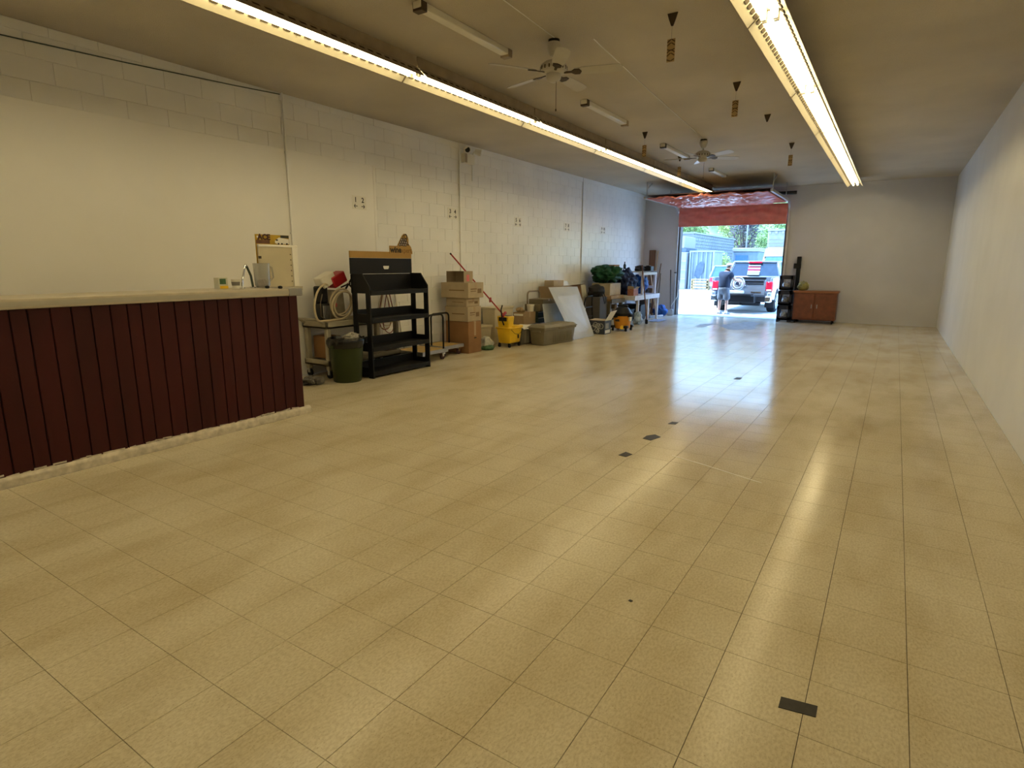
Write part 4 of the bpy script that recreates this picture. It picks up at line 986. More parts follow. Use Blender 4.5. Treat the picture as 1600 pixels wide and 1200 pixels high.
tag(MB().blob((-6.22,14.12,1.27), (0.36,0.56,0.23), 0.26, 2.0, 21, 64, 40, flat=1.051, ridge=True).build('green_tarp', TARPG, soft=True), 'bundled green tarp on the sand coloured carton', 'tarp')
tag(B(-6.32,-6.08,14.25,14.58,1.47,1.51).build('flat_brown_box', CARDD, bevel=0.004), 'flat brown and white box lying on the green tarp', 'box')
tag(MB().blob((-6.06,14.98,1.05), (0.28,0.40,0.34), 0.26, 1.9, 31, 64, 40, flat=0.72, ridge=True).build('navy_tarp', TARPN, soft=True), 'bundled navy tarp between the green and blue tarps', 'tarp')
tag(MB().blob((-5.98,15.82,0.98), (0.22,0.36,0.25), 0.28, 2.0, 41, 64, 40, flat=0.722, ridge=True).build('blue_tarp', TARPB, soft=True), 'crumpled bright blue tarp on the white table', 'tarp')
t = thing('printed_carton', 'small red printed carton beside the blue tarp', 'box', (-5.72, 14.72, 0.70))
B(-5.80, -5.63, 14.50, 14.82, 0.721, 0.90).build('box_body', BRICKP, t, bevel=0.004)
MB().poly3([(-5.80,14.50,0.90),(-5.63,14.50,0.90),(-5.60,14.46,0.96),(-5.78,14.46,0.97)], 0.004).build('flap', CARDL, t)
MB().poly3([(-5.63,14.52,0.90),(-5.63,14.80,0.90),(-5.57,14.78,0.95),(-5.57,14.55,0.96)], 0.004).build('flap', CARDL, t)
# white table with upper shelf
t = thing('white_work_table', 'white painted work table with a raised shelf by the brooms', 'table', (-6.05, 15.5, 0))
WT = mat('white_painted_wood', (0.66,0.66,0.70), rough=0.5, var=0.12, vscale=10)
B(-6.62, -5.58, 14.46, 16.35, 0.69, 0.72).build('table_top', WT, t, bevel=0.003)
B(-5.60, -5.57, 14.46, 16.35, 0.60, 0.72).build('front_apron', WT, t, bevel=0.003)
B(-6.6, -5.6, 14.455, 14.475, 0.60, 0.71).build('end_apron', WT, t, bevel=0.003)
for x in (-6.55, -5.62):
    for y in (14.80, 15.55, 16.30): B(x-0.03, x+0.03, y-0.03, y+0.03, 0, 0.69).build('leg', WT, t, bevel=0.003)
for x in (-6.4, -5.72):
    for y in (15.35, 16.32): B(x-0.03, x+0.03, y-0.03, y+0.03, 0.72, 1.31).build('shelf_post', WT, t, bevel=0.003)
B(-6.45, -5.68, 15.30, 16.36, 1.31, 1.335).build('upper_shelf', WT, t, bevel=0.003)
B(-5.70, -5.68, 15.30, 16.36, 1.24, 1.34).build('shelf_edge', mat('pale_wood_edge', (0.55,0.50,0.42), rough=0.6), t)
B(-6.4, -5.70, 16.28, 16.36, 0.86, 0.93).build('side_rail', WT, t)
tag(MB().blob((-6.0,15.85,1.40), (0.12,0.22,0.09), 0.3, 3, 51, 20, 12, flat=1.336).build('dark_cloth_heap', MATS['black_cloth']), 'dark cloth heap on the raised white shelf', 'cloth')
t = thing('black_toolbox', 'small black box on the raised white shelf', 'box', (-5.85, 16.18, 1.336))
B(-5.98, -5.76, 16.06, 16.30, 1.336, 1.47).build('box_body', BLACK, t, bevel=0.008)
B(-5.92, -5.82, 16.10, 16.26, 1.47, 1.49).build('box_lid', BLACK, t, bevel=0.004)
tag(MB().lathe((-6.1,14.98,1.40), [(0,0),(0.035,0),(0.037,0.10),(0.014,0.14),(0.014,0.19),(0,0.19)], 16).build('dark_bottle', mat('bottle_glass', (0.02,0.03,0.05), rough=0.1)), 'dark bottle standing among the tarps', 'bottle')
for k, (x0, x1, y0, y1, z1, m_, l_) in enumerate([(-6.3,-5.9,14.9,15.3,0.33,BLACK,'black crate under the white table, nearer one'),(-6.4,-5.85,15.65,16.1,0.42,BLACK,'black crate under the white table, farther one')]):
    t = thing('black_crate', l_, 'crate', ((x0+x1)/2,(y0+y1)/2,0), 'black crates under the white table')
    taper(MB(), x0, x1, y0, y1, 0, z1, 0.02).build('crate_body', m_, t, bevel=0.01)
    MB().box(x0-0.01, x1+0.01, y0-0.01, y1+0.01, z1-0.03, z1).build('crate_rim', m_, t, bevel=0.004)
def broom(b0, e0, hname, label, head=None, hm=WOODL, r=0.017, cat='broom', name='push_broom'):
    t = thing(name, label, cat, b0)
    MB().cyl(b0, e0, r, n=8).build('handle', hm, t)
    if head: head(t)
    return t
def head1(t):
    MB().cbox((-5.75,16.68,0.05), (0.06,0.50,0.035), (0,0,-0.5)).build('head_block', WT, t, bevel=0.008)
    MB().cbox((-5.75,16.68,0.018), (0.05,0.49,0.034), (0,0,-0.5)).build('bristles', PALEB, t)
broom((-5.75,16.68,0.05), (-5.90,16.33,1.50), '', 'push broom with a wide white head leaning on the white table', head1)
def head2(t):
    MB().cbox((-5.32,14.70,0.06), (0.07,0.16,0.12), (0,0,0.4)).build('scraper_head', BLACK, t, bevel=0.015)
broom((-5.32,14.72,0.10), (-5.66,15.10,1.49), '', 'long wooden handled scraper leaning on the white table', head2, hm=WOODB, name='floor_scraper', cat='scraper')
def head3(t):
    MB().cbox((-5.62,17.55,0.10), (0.16,0.03,0.20), (0.15,0,0.3)).build('blade', STEEL, t, bevel=0.01)
    MB().bar((-5.66,17.87,1.28),(-5.60,17.86,1.28),0.03,0.03).build('grip', BLACK, t)
broom((-5.62,17.56,0.16), (-5.78,17.87,1.36), '', 'shovel with a dark handle standing against the grey end wall', head3, hm=mat('dark_handle', (0.07,0.06,0.05), rough=0.6), name='shovel', cat='shovel')
tag(MB().tube([(-5.72,17.62,0.02),(-5.66,17.66,0.25),(-5.50,17.75,0.55),(-5.48,17.85,0.85),(-5.52,17.88,1.05)], 0.010, 6).build('bent_pale_rod', WEDGE), 'bent pale rod leaning next to the shovel', 'rod')
tag(B(-6.46,-6.28,17.80,17.87,0,1.95).build('wood_plank', WOODB, bevel=0.004), 'tall dark brown plank standing in the far corner', 'plank')
for (b0, e0, m_, l_) in [((-6.25,17.45,0),(-6.20,17.88,1.93),WOODL,'long pale stick beside the dark brown plank'), ((-6.05,17.1,0),(-6.10,17.9,1.55),WOODB,'dark stick leaning in the far corner'), ((-5.98,17.4,0),(-6.1,17.9,1.25),mat('dark_handle',(0.07,0.06,0.05)),'black handled tool leaning in the far corner')]:
    tag(MB().cyl(b0, e0, 0.014, n=8).build('leaning_stick', m_), l_, 'stick', 'sticks in the far corner')
tag(MB().blob((-6.25,16.9,0.40), (0.22,0.22,0.42), 0.35, 3, 61, 26, 16, flat=0.0, ridge=True).build('brown_sack', mat('brown_sack_cloth', (0.06,0.045,0.04), rough=0.9, var=0.5, vscale=12)), 'slumped dark brown sack behind the push broom', 'sack')
tag(MB().blob((-5.84,17.25,0.14), (0.20,0.24,0.17), 0.35, 3, 71, 26, 16, flat=0.0, ridge=True).build('blue_bag', TARPB, soft=True), 'crumpled blue bag on floor by the end wall', 'bag')
t = thing('water_jug_bag', 'pale blue plastic bag on the floor under the white table', 'bag', (-5.42, 14.62, 0))
MB().blob((-5.46,14.45,0.15), (0.10,0.13,0.18), 0.25, 2.5, 81, 22, 14, flat=0.0, ridge=True).build('bag_body', PALEB, t)
def rag2(u, v): return Vector((-5.55+0.34*u, 15.3+0.75*v, 0.012+0.012*noise.noise(Vector((u*4,v*6,1)))))
tag(MB().grid(rag2, 10, 16, (0,0,0.004)).build('blue_floor_cloth', PALEB), 'pale blue cloth spread on the floor by the push broom', 'cloth')

# ================================================================== right of the door
t = thing('stacked_crates', 'tall black three tier open crate tower beside the door', 'crate tower', (-2.42, 17.45, 0))
x0, x1, y0, y1 = -2.60, -2.27, 17.28, 17.62
for k in range(3):
    z0 = 0.06+k*0.40; z1 = z0+0.38
    tier = MB()
    for xx in (x0, x1-0.055):
        for yy in (y0, y1-0.04): tier.box(xx, xx+0.055, yy, yy+0.04, z0, z1)
    tier.box(x0, x1, y0, y1, z0, z0+0.04)
    tier.box(x0, x1, y0, y0+0.035, z1-0.10, z1).box(x0, x1, y1-0.035, y1, z1-0.10, z1).box(x0, x0+0.035, y0, y1, z1-0.10, z1).box(x1-0.035, x1, y0, y1, z1-0.10, z1).box(x0, x1, y0, y0+0.035, z0, z0+0.08)
    tier.build('crate_tier', mat('navy_black_plastic', (0.012,0.014,0.028), rough=0.5), t)
    tag_ = MB().blob(((x0+x1)/2, (y0+y1)/2, z0+0.12), (0.10,0.10,0.09), 0.3, 3, 90+k, 16, 10).build('contents', mat('white_clutter', (0.45,0.46,0.50), rough=0.5, var=0.6, vscale=22), t)
for xx in (x0, x1-0.06):
    for yy in (y0, y1-0.06): B(xx, xx+0.06, yy, yy+0.06, 0, 0.06).build('foot', MATS['navy_black_plastic'], t)
t = thing('black_post', 'black upright post with a bracket behind the crate tower', 'post', (-2.24, 17.75, 0))
B(-2.29, -2.19, 17.81, 17.91, 0, 1.74).build('post_shaft', BLACK, t, bevel=0.01)
B(-2.36, -2.18, 17.80, 17.87, 1.42, 1.56).build('bracket', BLACK, t, bevel=0.01)
B(-2.36, -2.12, 17.77, 17.94, 0, 0.03).build('base_plate', BLACK, t)
t = thing('wood_cabinet', 'red brown wooden cabinet on casters right of the door', 'cabinet', (-1.7, 17.5, 0))
B(-2.20, -1.20, 17.25, 17.72, 0.09, 0.80).build('carcass', WOODC, t, bevel=0.005)
B(-2.23, -1.17, 17.22, 17.74, 0.80, 0.85).build('cabinet_top', mat('orange_wood', (0.33,0.12,0.04), rough=0.4), t, bevel=0.005)
for xa, xb_ in ((-2.17,-1.715), (-1.685,-1.23)):
    d = B(xa, xb_, 17.235, 17.252, 0.12, 0.78).build('cabinet_door', WOODC, t, bevel=0.004)
    B(xb_-0.06 if xa < -2 else xa+0.04, xb_-0.04 if xa < -2 else xa+0.06, 17.215, 17.236, 0.40, 0.50).build('handle', STEEL, d)
for x in (-2.14, -1.26):
    for y in (17.30, 17.66): MB().cyl((x-0.015,y,0.045),(x+0.015,y,0.045),0.045,n=14).build('caster', RUBBER, t)
tag(MB().blob((-2.03,17.45,0.96), (0.13,0.14,0.13), 0.2, 2.5, 95, 20, 12, flat=0.851).build('yellow_bag', mat('dull_yellow', (0.35,0.33,0.10), rough=0.6, var=0.4, vscale=14)), 'dull yellow bag on the wooden cabinet', 'bag')

# ================================================================== marks on the floor
def patch(pts, label):
    tag(MB().prism(pts, 'xy', 0.0004, 0.003).build('tape_patch', mat('black_tape', (0.016,0.012,0.010), rough=0.5, var=0.5, vscale=40)), label, 'tape')
patch([(-1.72,4.80),(-1.64,4.78),(-1.60,4.93),(-1.67,4.98),(-1.72,4.90)], 'largest black tape patch, middle of three on the floor')
patch([(-1.69,5.40),(-1.62,5.42),(-1.62,5.51),(-1.68,5.50)], 'small black tape patch, farthest of three in a line')
patch([(-1.72,4.25),(-1.65,4.24),(-1.63,4.33),(-1.70,4.36)], 'small black tape patch, nearest of three in a line')
patch([(-1.68,8.12),(-1.60,8.13),(-1.60,8.28),(-1.67,8.27)], 'small dark tape patch on the shiny far floor')
patch([(-0.175,2.045),(-0.175,1.985),(-0.06,2.005),(-0.06,2.065)], 'short black tape strip at the near right floor')
patch([(-0.862,2.322),(-0.848,2.318),(-0.842,2.330),(-0.858,2.334)], 'tiny black fleck of tape on the near floor')

# ================================================================== outside
ZG = -0.012
struct(B(-60, 40, YB+0.2, 140, -0.3, ZG).build('ground', ASPH, smooth=False), 'pale sunlit yard outside the door', 'ground')

def hillf(u, v):
    x = -70+110*u; y = 74+30*v
    return Vector((x, y, -0.2 + 17*math.sin(v*PI/2) + 1.6*noise.noise(Vector((x*0.12, y*0.12, 2))) + 0.9*noise.noise(Vector((x*0.5, y*0.5, 7)))))
struct(MB().grid(hillf, 110, 24).build('hillside', mat('wooded_hill', (0.15, 0.20, 0.09), rough=0.95, var=0.6, vscale=0.6, bump=1.0, bscale=2)), 'wooded hillside rising beyond the trees', 'hill')

# ---- man
def skinned(name, V, E, rad, m, parent, lv=2):
    me = bpy.data.meshes.new(name); o0 = ORIG[parent]
    me.from_pydata([Vector(v)-o0 for v in V], E, [])
    o = bpy.data.objects.new(name, me); COL.objects.link(o)
    sk = o.modifiers.new('skin', 'SKIN'); sk.use_smooth_shade = True
    if not me.skin_vertices: me.skin_vertices.new()
    for i, r in enumerate(rad):
        d = me.skin_vertices[0].data[i]; d.radius = (r, r) if not isinstance(r, tuple) else r
        d.use_root = (i == 0)
    ss = o.modifiers.new('sub', 'SUBSURF'); ss.levels = lv; ss.render_levels = lv
    bpy.context.view_layer.update()
    dg = bpy.context.evaluated_depsgraph_get()
    nm = bpy.data.meshes.new_from_object(o.evaluated_get(dg)); nm.name = name
    bpy.data.objects.remove(o); bpy.data.meshes.remove(me)
    nm.materials.clear(); nm.materials.append(m)
    for p in nm.polygons: p.use_smooth = True
    ob = bpy.data.objects.new(name, nm); COL.objects.link(ob); ob.parent = parent; ORIG[ob] = o0
    return ob
mx, my = -4.43, 19.0
man = thing('person', 'person in navy shirt, grey shorts and cap reaching toward the pickup', 'person', (mx, my, ZG))
d_ = Vector((0.42, 0.91, 0)); r_ = Vector((0.91, -0.42, 0))      # facing, right-hand side
def H(f, r, z): return Vector((mx, my, ZG)) + d_*f + r_*r + Vector((0,0,z))
V = [H(0,0,0.82), H(0.01,0,0.96), H(0.03,0,1.10), H(0.06,0,1.25), H(0.10,0,1.335), H(0.135,0.01,1.385), H(0.165,0.015,1.46), H(0.17,0.015,1.52),   # 0-7 spine, neck, head
     H(0,-0.095,0.77), H(-0.01,-0.115,0.44), H(-0.02,-0.125,0.075),      # 8-10 left leg
     H(0,0.095,0.77), H(0.02,0.12,0.44), H(0.0,0.13,0.075),              # 11-13 right leg
     H(0.06,-0.17,1.255), H(0.10,-0.215,1.03), H(0.27,-0.14,0.93), H(0.31,-0.12,0.92),   # 14-17 left arm
     H(0.06,0.17,1.255), H(0.16,0.225,1.09), H(0.40,0.20,1.03), H(0.45,0.19,1.02),       # 18-21 right arm
     H(0.09,-0.135,0.035), H(0.11,0.14,0.035)]
E_ = [(0,1),(1,2),(2,3),(3,4),(4,5),(5,6),(6,7),(0,8),(8,9),(9,10),(0,11),(11,12),(12,13),(3,14),(14,15),(15,16),(16,17),(3,18),(18,19),(19,20),(20,21),(10,22),(13,23)]
R_ = [0.125,0.13,0.135,0.12,0.058,0.055,0.082,0.07, 0.085,0.052,0.036, 0.085,0.052,0.036, 0.056,0.043,0.032,0.03, 0.056,0.043,0.032,0.03, 0.034,0.034]
body = skinned('body', V, E_, R_, SKIN, man)
# hands with fingers
for side, (wr, dr) in enumerate(((V[17], Vector((0.55,0.75,-0.15)).normalized()), (V[21], Vector((0.5,0.85,-0.1)).normalized()))):
    s = -1 if side == 0 else 1
    lat = dr.cross(Vector((0,0,1))).normalized()
    hv = [wr, wr+dr*0.045]; he = [(0,1)]; hr = [0.026, 0.034]
    for k, (o_, l_) in enumerate(((-0.026,0.055),(-0.009,0.065),(0.009,0.062),(0.026,0.050))):
        a = wr+dr*0.07+lat*o_; b1 = a+dr*l_*0.5+Vector((0,0,-0.008)); b2 = b1+dr*l_*0.4+Vector((0,0,-0.022))
        n0 = len(hv); hv += [a, b1, b2]; hr += [0.0095,0.009,0.008]; he += [(1,n0),(n0,n0+1),(n0+1,n0+2)]
    a = wr+dr*0.02-lat*s*0.034; b1 = a+dr*0.03-lat*s*0.018; n0 = len(hv)
    hv += [a, b1]; hr += [0.011,0.009]; he += [(0,n0),(n0,n0+1)]
    skinned('hand', hv, he, hr, SKIN, man, 1)
# shirt
SV = [H(0.0,0,0.74), H(0.01,0,0.95), H(0.03,0,1.10), H(0.06,0,1.24), H(0.085,0,1.30), H(0.06,-0.17,1.25), H(0.085,-0.212,1.10), H(0.06,0.17,1.25), H(0.13,0.212,1.12)]
SE = [(0,1),(1,2),(2,3),(3,4),(3,5),(5,6),(3,7),(7,8)]
skinned('shirt', SV, SE, [0.180,0.190,0.186,0.162,0.085,0.090,0.080,0.090,0.080], NAVY, man)
# shorts
PV = [H(0,0,0.90), H(0,0,0.74), H(0,-0.092,0.70), H(-0.005,-0.115,0.43), H(0,0.095,0.70), H(0.02,0.12,0.43)]
skinned('shorts', PV, [(0,1),(1,2),(2,3),(1,4),(4,5)], [0.165,0.158,0.116,0.112,0.116,0.112], SHORT, man)
# head details, cap, shoes
hc = V[6]+Vector((0,0,0.02)); fdir = (d_*0.85 + r_*0.5).normalized(); fl_ = fdir.cross(Vector((0,0,1))).normalized()
MB().blob(hc+fdir*-0.014+Vector((0,0,0.0)), (0.080,0.080,0.070), 0.04, 4, 2, 22, 14).build('hair', HAIR, man)
for s in (-1,1):
    MB().blob(hc+fl_*s*0.085+Vector((0,0,-0.02)), (0.014,0.014,0.03), 0.05, 2, 3, 10, 8).build('ear', SKIN, man)
    MB().blob(hc+fl_*s*0.03+fdir*0.076, (0.010,0.010,0.008), 0, 1, 1, 10, 6).build('eye', WHITE, man)
MB().blob(hc+fdir*0.092+Vector((0,0,-0.025)), (0.014,0.016,0.022), 0, 1, 1, 10, 8).build('nose', SKIN, man)
MB().bar(hc+fdir*0.082+fl_*0.022+Vector((0,0,-0.058)), hc+fdir*0.082-fl_*0.022+Vector((0,0,-0.058)), 0.008, 0.008).build('mouth', mat('lips', (0.4,0.15,0.12)), man)
def capdome(u, v):
    a = 2*PI*u; th = v*PI/2
    return hc + Vector((0,0,0.035)) + fdir*(0.098*math.cos(th)*math.cos(a)) + fl_*(0.092*math.cos(th)*math.sin(a)) + Vector((0,0,0.075*math.sin(th)))
cp = MB().grid(capdome, 24, 8).build('cap', CAPM, man)
b = MB(); pts = [hc+Vector((0,0,0.036))+fl_*(0.088*math.sin(a))+fdir*(0.085*math.cos(a)+0.075*max(0, math.cos(a))) for a in [(-1.25+2.5*i/10) for i in range(11)]]
b.poly3(pts, 0.006).build('cap_brim', CAPM, cp)
for k in (10, 13):
    ft = V[k]; q = ft+d_*0.055; a = math.atan2(d_.y, d_.x)
    b = MB().blob((0,0,0), (0.135,0.052,0.055), 0.05, 1.5, 4, 20, 12, flat=-0.03)
    b.v = [Vector((p.x, p.y, p.z - (0.018 if p.x > 0.03 and p.z > 0 else 0))) for p in b.v]
    b.xform(Matrix.Translation(Vector((q.x,q.y,ZG+0.036))) @ Matrix.Rotation(a, 4, 'Z'))
    sh = b.build('shoe', SHOE, man)
    MB().cbox((q.x,q.y,ZG+0.010), (0.262,0.100,0.02), (0,0,a)).build('sole', WHITE, sh, bevel=0.008)
    MB().cyl((ft.x,ft.y,ZG+0.05), (ft.x,ft.y,ZG+0.13), 0.046, 0.043, 14).build('sock', WHITE, man)

# ---- pickup truck
tx, ty = -4.13, 20.05
tr = thing('pickup_truck', 'silver crew cab pickup truck parked with its tailgate toward the door', 'truck', (tx, ty+2.6, ZG))
W = 0.93
def loft(secs, mb=None):
    mb = mb or MB(); n = len(secs[0]); k = len(mb.v)
    for s in secs: mb.v += [Vector(p) for p in s]
    for i in range(len(secs)-1):
        for j in range(n): mb.f.append((k+i*n+j, k+i*n+(j+1)%n, k+(i+1)*n+(j+1)%n, k+(i+1)*n+j))
    mb.f.append(tuple(k+j for j in range(n-1,-1,-1))); mb.f.append(tuple(k+(len(secs)-1)*n+j for j in range(n)))
    return mb
def side_profile(s):
    # bed side with wheel arch, extruded inwards
    arch = [(ty+0.98+0.43*math.cos(a), 0.34+0.43*math.sin(a)) for a in [PI-0.08-(PI-0.16)*i/12 for i in range(13)]]
    poly = [(ty+0.0,0.45)] + [(ty+0.45,0.40)] + arch + [(ty+1.75,0.36),(ty+1.75,1.13),(ty+0.0,1.12)]
    b = MB().prism(poly, 'yz', tx+s*W-0.07*(s > 0)*1, tx+s*W+0.07*(s < 0)*1)
    return b
for s in (-1, 1): side_profile(s).build('bed_side', SILVER, tr, bevel=0.012)
B(tx-W+0.06, tx+W-0.06, ty+0.06, ty+1.75, 0.50, 0.55).build('bed_floor', BLACK, tr)
tg = B(tx-0.72, tx+0.72, ty-0.01, ty+0.05, 0.56, 1.12).build('tailgate', SILVER, tr, bevel=0.012)
B(tx-0.72, tx+0.72, ty-0.02, ty+0.055, 1.06, 1.135).build('spoiler_lip', BLACKM, tg, bevel=0.008)
B(tx-0.45, tx+0.66, ty-0.016, ty-0.008, 0.955, 1.02).build('black_band', BLACKM, tg)
B(tx-0.45, tx+0.66, ty-0.016, ty-0.008, 0.90, 0.935).build('black_band', BLACKM, tg)
MB().cbox((tx+0.0, ty-0.014, 0.86), (0.24,0.015,0.05)).build('gate_handle', CHROME, tg, bevel=0.006)
MB().cbox((tx+0.45, ty-0.012, 0.66), (0.30,0.008,0.04)).build('name_badge', CHROME, tg)
for s in (-1, 1):
    l = B(tx+s*0.83-0.10, tx+s*0.83+0.10, ty-0.02, ty+0.10, 0.70, 1.00).build('tail_light', TAILR, tr, bevel=0.02)
    B(tx+s*0.83-0.07, tx+s*0.83+0.07, ty-0.024, ty-0.018, 0.715, 0.755).build('reverse_lens', WHITE, l)
    MB().cbox((tx+s*0.86, ty+0.0, 0.52), (0.14,0.16,0.30)).build('rear_corner', SILVER, tr, bevel=0.03)
bu = B(tx-0.78, tx+0.78, ty-0.16, ty+0.05, 0.36, 0.56).build('bumper', BLACKM, tr, bevel=0.03)
for s in (-1, 1): B(tx+s*0.82-0.12, tx+s*0.82+0.12, ty-0.15, ty+0.05, 0.35, 0.55).build('chrome_end', CHROME, bu, bevel=0.03)
MB().cbox((tx+0.05, ty-0.165, 0.47), (0.32,0.008,0.15)).build('licence_plate', mat('plate_grey', (0.35,0.37,0.38), rough=0.5), bu)
B(tx-0.55, tx+0.62, ty-0.12, ty+0.04, 0.24, 0.36).build('lower_valance', BLACK, bu, bevel=0.02)
B(tx-0.06, tx+0.06, ty-0.19, ty+0.2, 0.25, 0.33).build('hitch_receiver', BLACK, tr)
for s in (-1, 1):
    for yy in (ty+0.98, ty+4.35):
        x = tx+s*(W-0.13)
        wh = MB().cyl((x-0.13,yy,ZG+0.36),(x+0.13,yy,ZG+0.36),0.36,n=36).build('tire', RUBBER, tr, bevel=0.03)
        xo = x+s*0.132
        MB().cyl((xo-s*0.02,yy,ZG+0.36),(xo+s*0.004,yy,ZG+0.36),0.25,n=30).build('rim', CHROME, wh)
        b = MB()
        for k in range(6):
            a = 2*PI*k/6; b.bar((xo+s*0.008,yy,ZG+0.36),(xo+s*0.008,yy+0.22*math.cos(a),ZG+0.36+0.22*math.sin(a)),0.055,0.02,(1,0,0))
        b.build('spokes', STEEL, wh)
    B(tx+s*(W-0.13)-0.14, tx+s*(W-0.13)+0.14, ty+0.45, ty+0.47, 0.16, 0.42).build('mud_flap', BLACK, tr)
MB().cyl((tx-0.7,ty+0.98,0.34),(tx+0.7,ty+0.98,0.34),0.05,n=12).build('rear_axle', BLACK, tr)
MB().blob((tx,ty+0.98,0.33),(0.16,0.18,0.15),0.05,2,1,16,10).build('differential', BLACK, tr)
B(tx-0.7, tx+0.7, ty+1.7, ty+5.0, 0.30, 0.45).build('chassis', BLACK, tr)
# cab and front
loft([[(tx-W,ty+1.77,0.36),(tx+W,ty+1.77,0.36),(tx+W,ty+1.77,1.14),(tx-W,ty+1.77,1.14)],
      [(tx-W,ty+3.75,0.36),(tx+W,ty+3.75,0.36),(tx+W,ty+3.75,1.12),(tx-W,ty+3.75,1.12)],
      [(tx-W,ty+5.1,0.42),(tx+W,ty+5.1,0.42),(tx+W-0.08,ty+5.1,1.02),(tx-W+0.08,ty+5.1,1.02)]]).build('lower_body', SILVER, tr, bevel=0.03)
gl = loft([[(tx-0.86,ty+1.80,1.13),(tx+0.86,ty+1.80,1.13),(tx+0.70,ty+2.02,1.60),(tx-0.70,ty+2.02,1.60)],
      [(tx-0.88,ty+3.0,1.13),(tx+0.88,ty+3.0,1.13),(tx+0.72,ty+3.0,1.63),(tx-0.72,ty+3.0,1.63)],
      [(tx-0.86,ty+4.0,1.10),(tx+0.86,ty+4.0,1.10),(tx+0.70,ty+3.45,1.60),(tx-0.70,ty+3.45,1.60)]]).build('greenhouse', DGLASS, tr)
b = MB()
b.box(tx-0.74, tx+0.74, ty+1.96, ty+3.5, 1.585, 1.655)
b.build('roof', SILVER, tr, bevel=0.03)
for s in (-1, 1):
    for (ya, za, xa), (yb, zb_, xb2) in (((ty+1.79,1.12,0.87),(ty+2.02,1.60,0.71)), ((ty+2.95,1.12,0.885),(ty+2.95,1.62,0.725)), ((ty+4.0,1.10,0.87),(ty+3.45,1.60,0.71))):
        MB().bar((tx+s*xa,ya,za),(tx+s*xb2,yb,zb_),0.09,0.09).build('pillar', SILVER, tr, bevel=0.01)
    m_ = B(tx+s*1.02-0.11, tx+s*1.02+0.11, ty+3.62, ty+3.72, 1.08, 1.30).build('side_mirror', BLACK, tr, bevel=0.02)
B(tx-0.22, tx+0.22, ty+1.90, ty+1.98, 1.575, 1.64).build('brake_light', TAILR, tr, bevel=0.01)
# flag-like sticker and frame bars in rear window
for k, (z, m_) in enumerate(((1.50,WHITEP),(1.45,TAILR),(1.40,WHITEP),(1.35,TAILR),(1.30,WHITEP))):
    yy = ty+1.795+(z-1.13)*0.47
    MB().cbox((tx-0.02, yy-0.008, z), (0.40, 0.006, 0.035), (-0.43,0,0)).build('window_sticker', m_, gl)
MB().cbox((tx-0.02, ty+1.80, 1.22), (0.40, 0.03, 0.11), (-0.43,0,0)).build('toolbox_label', WSLAT, gl)
# machine on a carrier behind the truck
t = thing('round_silver_machine', 'silver round reel machine behind the tailgate beside the person', 'machine', (-4.17, 19.7, ZG))
B(-4.55, -3.72, 19.50, 19.86, 0.56, 0.62).build('carrier_deck', BLACKM, t, bevel=0.01)
B(-4.17, -4.07, 19.66, 19.80, 0.28, 0.56).build('carrier_stem', BLACK, t)
B(-4.62, -3.62, 19.56, 19.84, 0.34, 0.57).build('carrier_box', BLACK, t, bevel=0.02)
for q, (r0, m_) in enumerate(((0.215,SILVER),(0.16,WHITE),(0.115,STEEL),(0.07,CHROME))):
    MB().cyl((-4.17,19.66-0.02*q,0.94),(-4.17,19.72,0.94),r0,n=36).build('reel_disc', m_, t, bevel=0.008)
MB().tube(poly_ring((-4.17,19.655,0.94),0.19,32,((1,0,0),(0,0,1)))[:-1], 0.02, 8, closed=True).build('reel_ring', CHROME, t)
B(-4.52, -3.98, 19.60, 19.78, 0.62, 0.72).build('machine_base', WHITE, t, bevel=0.02)
MB().blob((-4.40,19.70,0.80),(0.12,0.09,0.12),0.2,2,7,18,12).build('motor', SILVER, t)
MB().cyl((-4.45,19.68,0.84),(-4.20,19.68,0.90),0.03,n=10).build('shaft', CHROME, t)

# ---- yard things
t = thing('corrugated_shed', 'blue grey corrugated metal shed in the yard', 'shed', (-10.5, 39, ZG))
ya = 38.0
def corr(u, v):
    x = -11.05+1.45*u; return Vector((x, ya+0.035*math.copysign(min(1, abs(math.sin(x*22))*2.2), math.sin(x*22)), ZG+2.34*v))
MB().grid(corr, 150, 1, (0,0.03,0)).build('front_sheet', CORR, t)
B(-11.05, -9.62, ya+0.05, ya+2.2, ZG, 2.3).build('shed_body', CORR, t)
B(-11.12, -9.55, ya-0.06, ya+2.3, 2.31, 2.40).build('shed_roof', mat('pale_blue_metal', (0.24,0.28,0.31), rough=0.5), t)
MB().prism([(-10.75,0.85),(-10.45,0.65),(-10.2,1.1),(-10.15,1.6),(-10.35,1.75),(-10.65,1.45)], 'xz', ya-0.045, ya-0.04).build('dark_patch', DULLBLUE, t)  # dark blue patch set just off the front sheet
for x in (-11.06, -9.62): B(x-0.05, x+0.05, ya-0.07, ya+0.03, ZG, 2.34).build('corner_post', MATS['pale_blue_metal'], t)
t = thing('white_trailer', 'white sided trailer left of the corrugated shed', 'trailer', (-13, 38, ZG))
B(-15.5, -11.20, 37.6, 40.5, 0.0, 2.30).build('trailer_body', WSLAT, t, bevel=0.03)
for z in (0.62, 1.18, 1.73): B(-15.5, -11.20, 37.56, 37.61, z, z+0.05).build('side_band', MATS['pale_grey_plastic'], t)
B(-15.5, -11.35, 37.9, 40.3, 2.30, 2.55).build('roof_step', DULLBLUE, t)
B(-15.5, -11.45, 37.9, 40.3, 2.55, 3.30).build('upper_box', WSLAT, t, bevel=0.03)
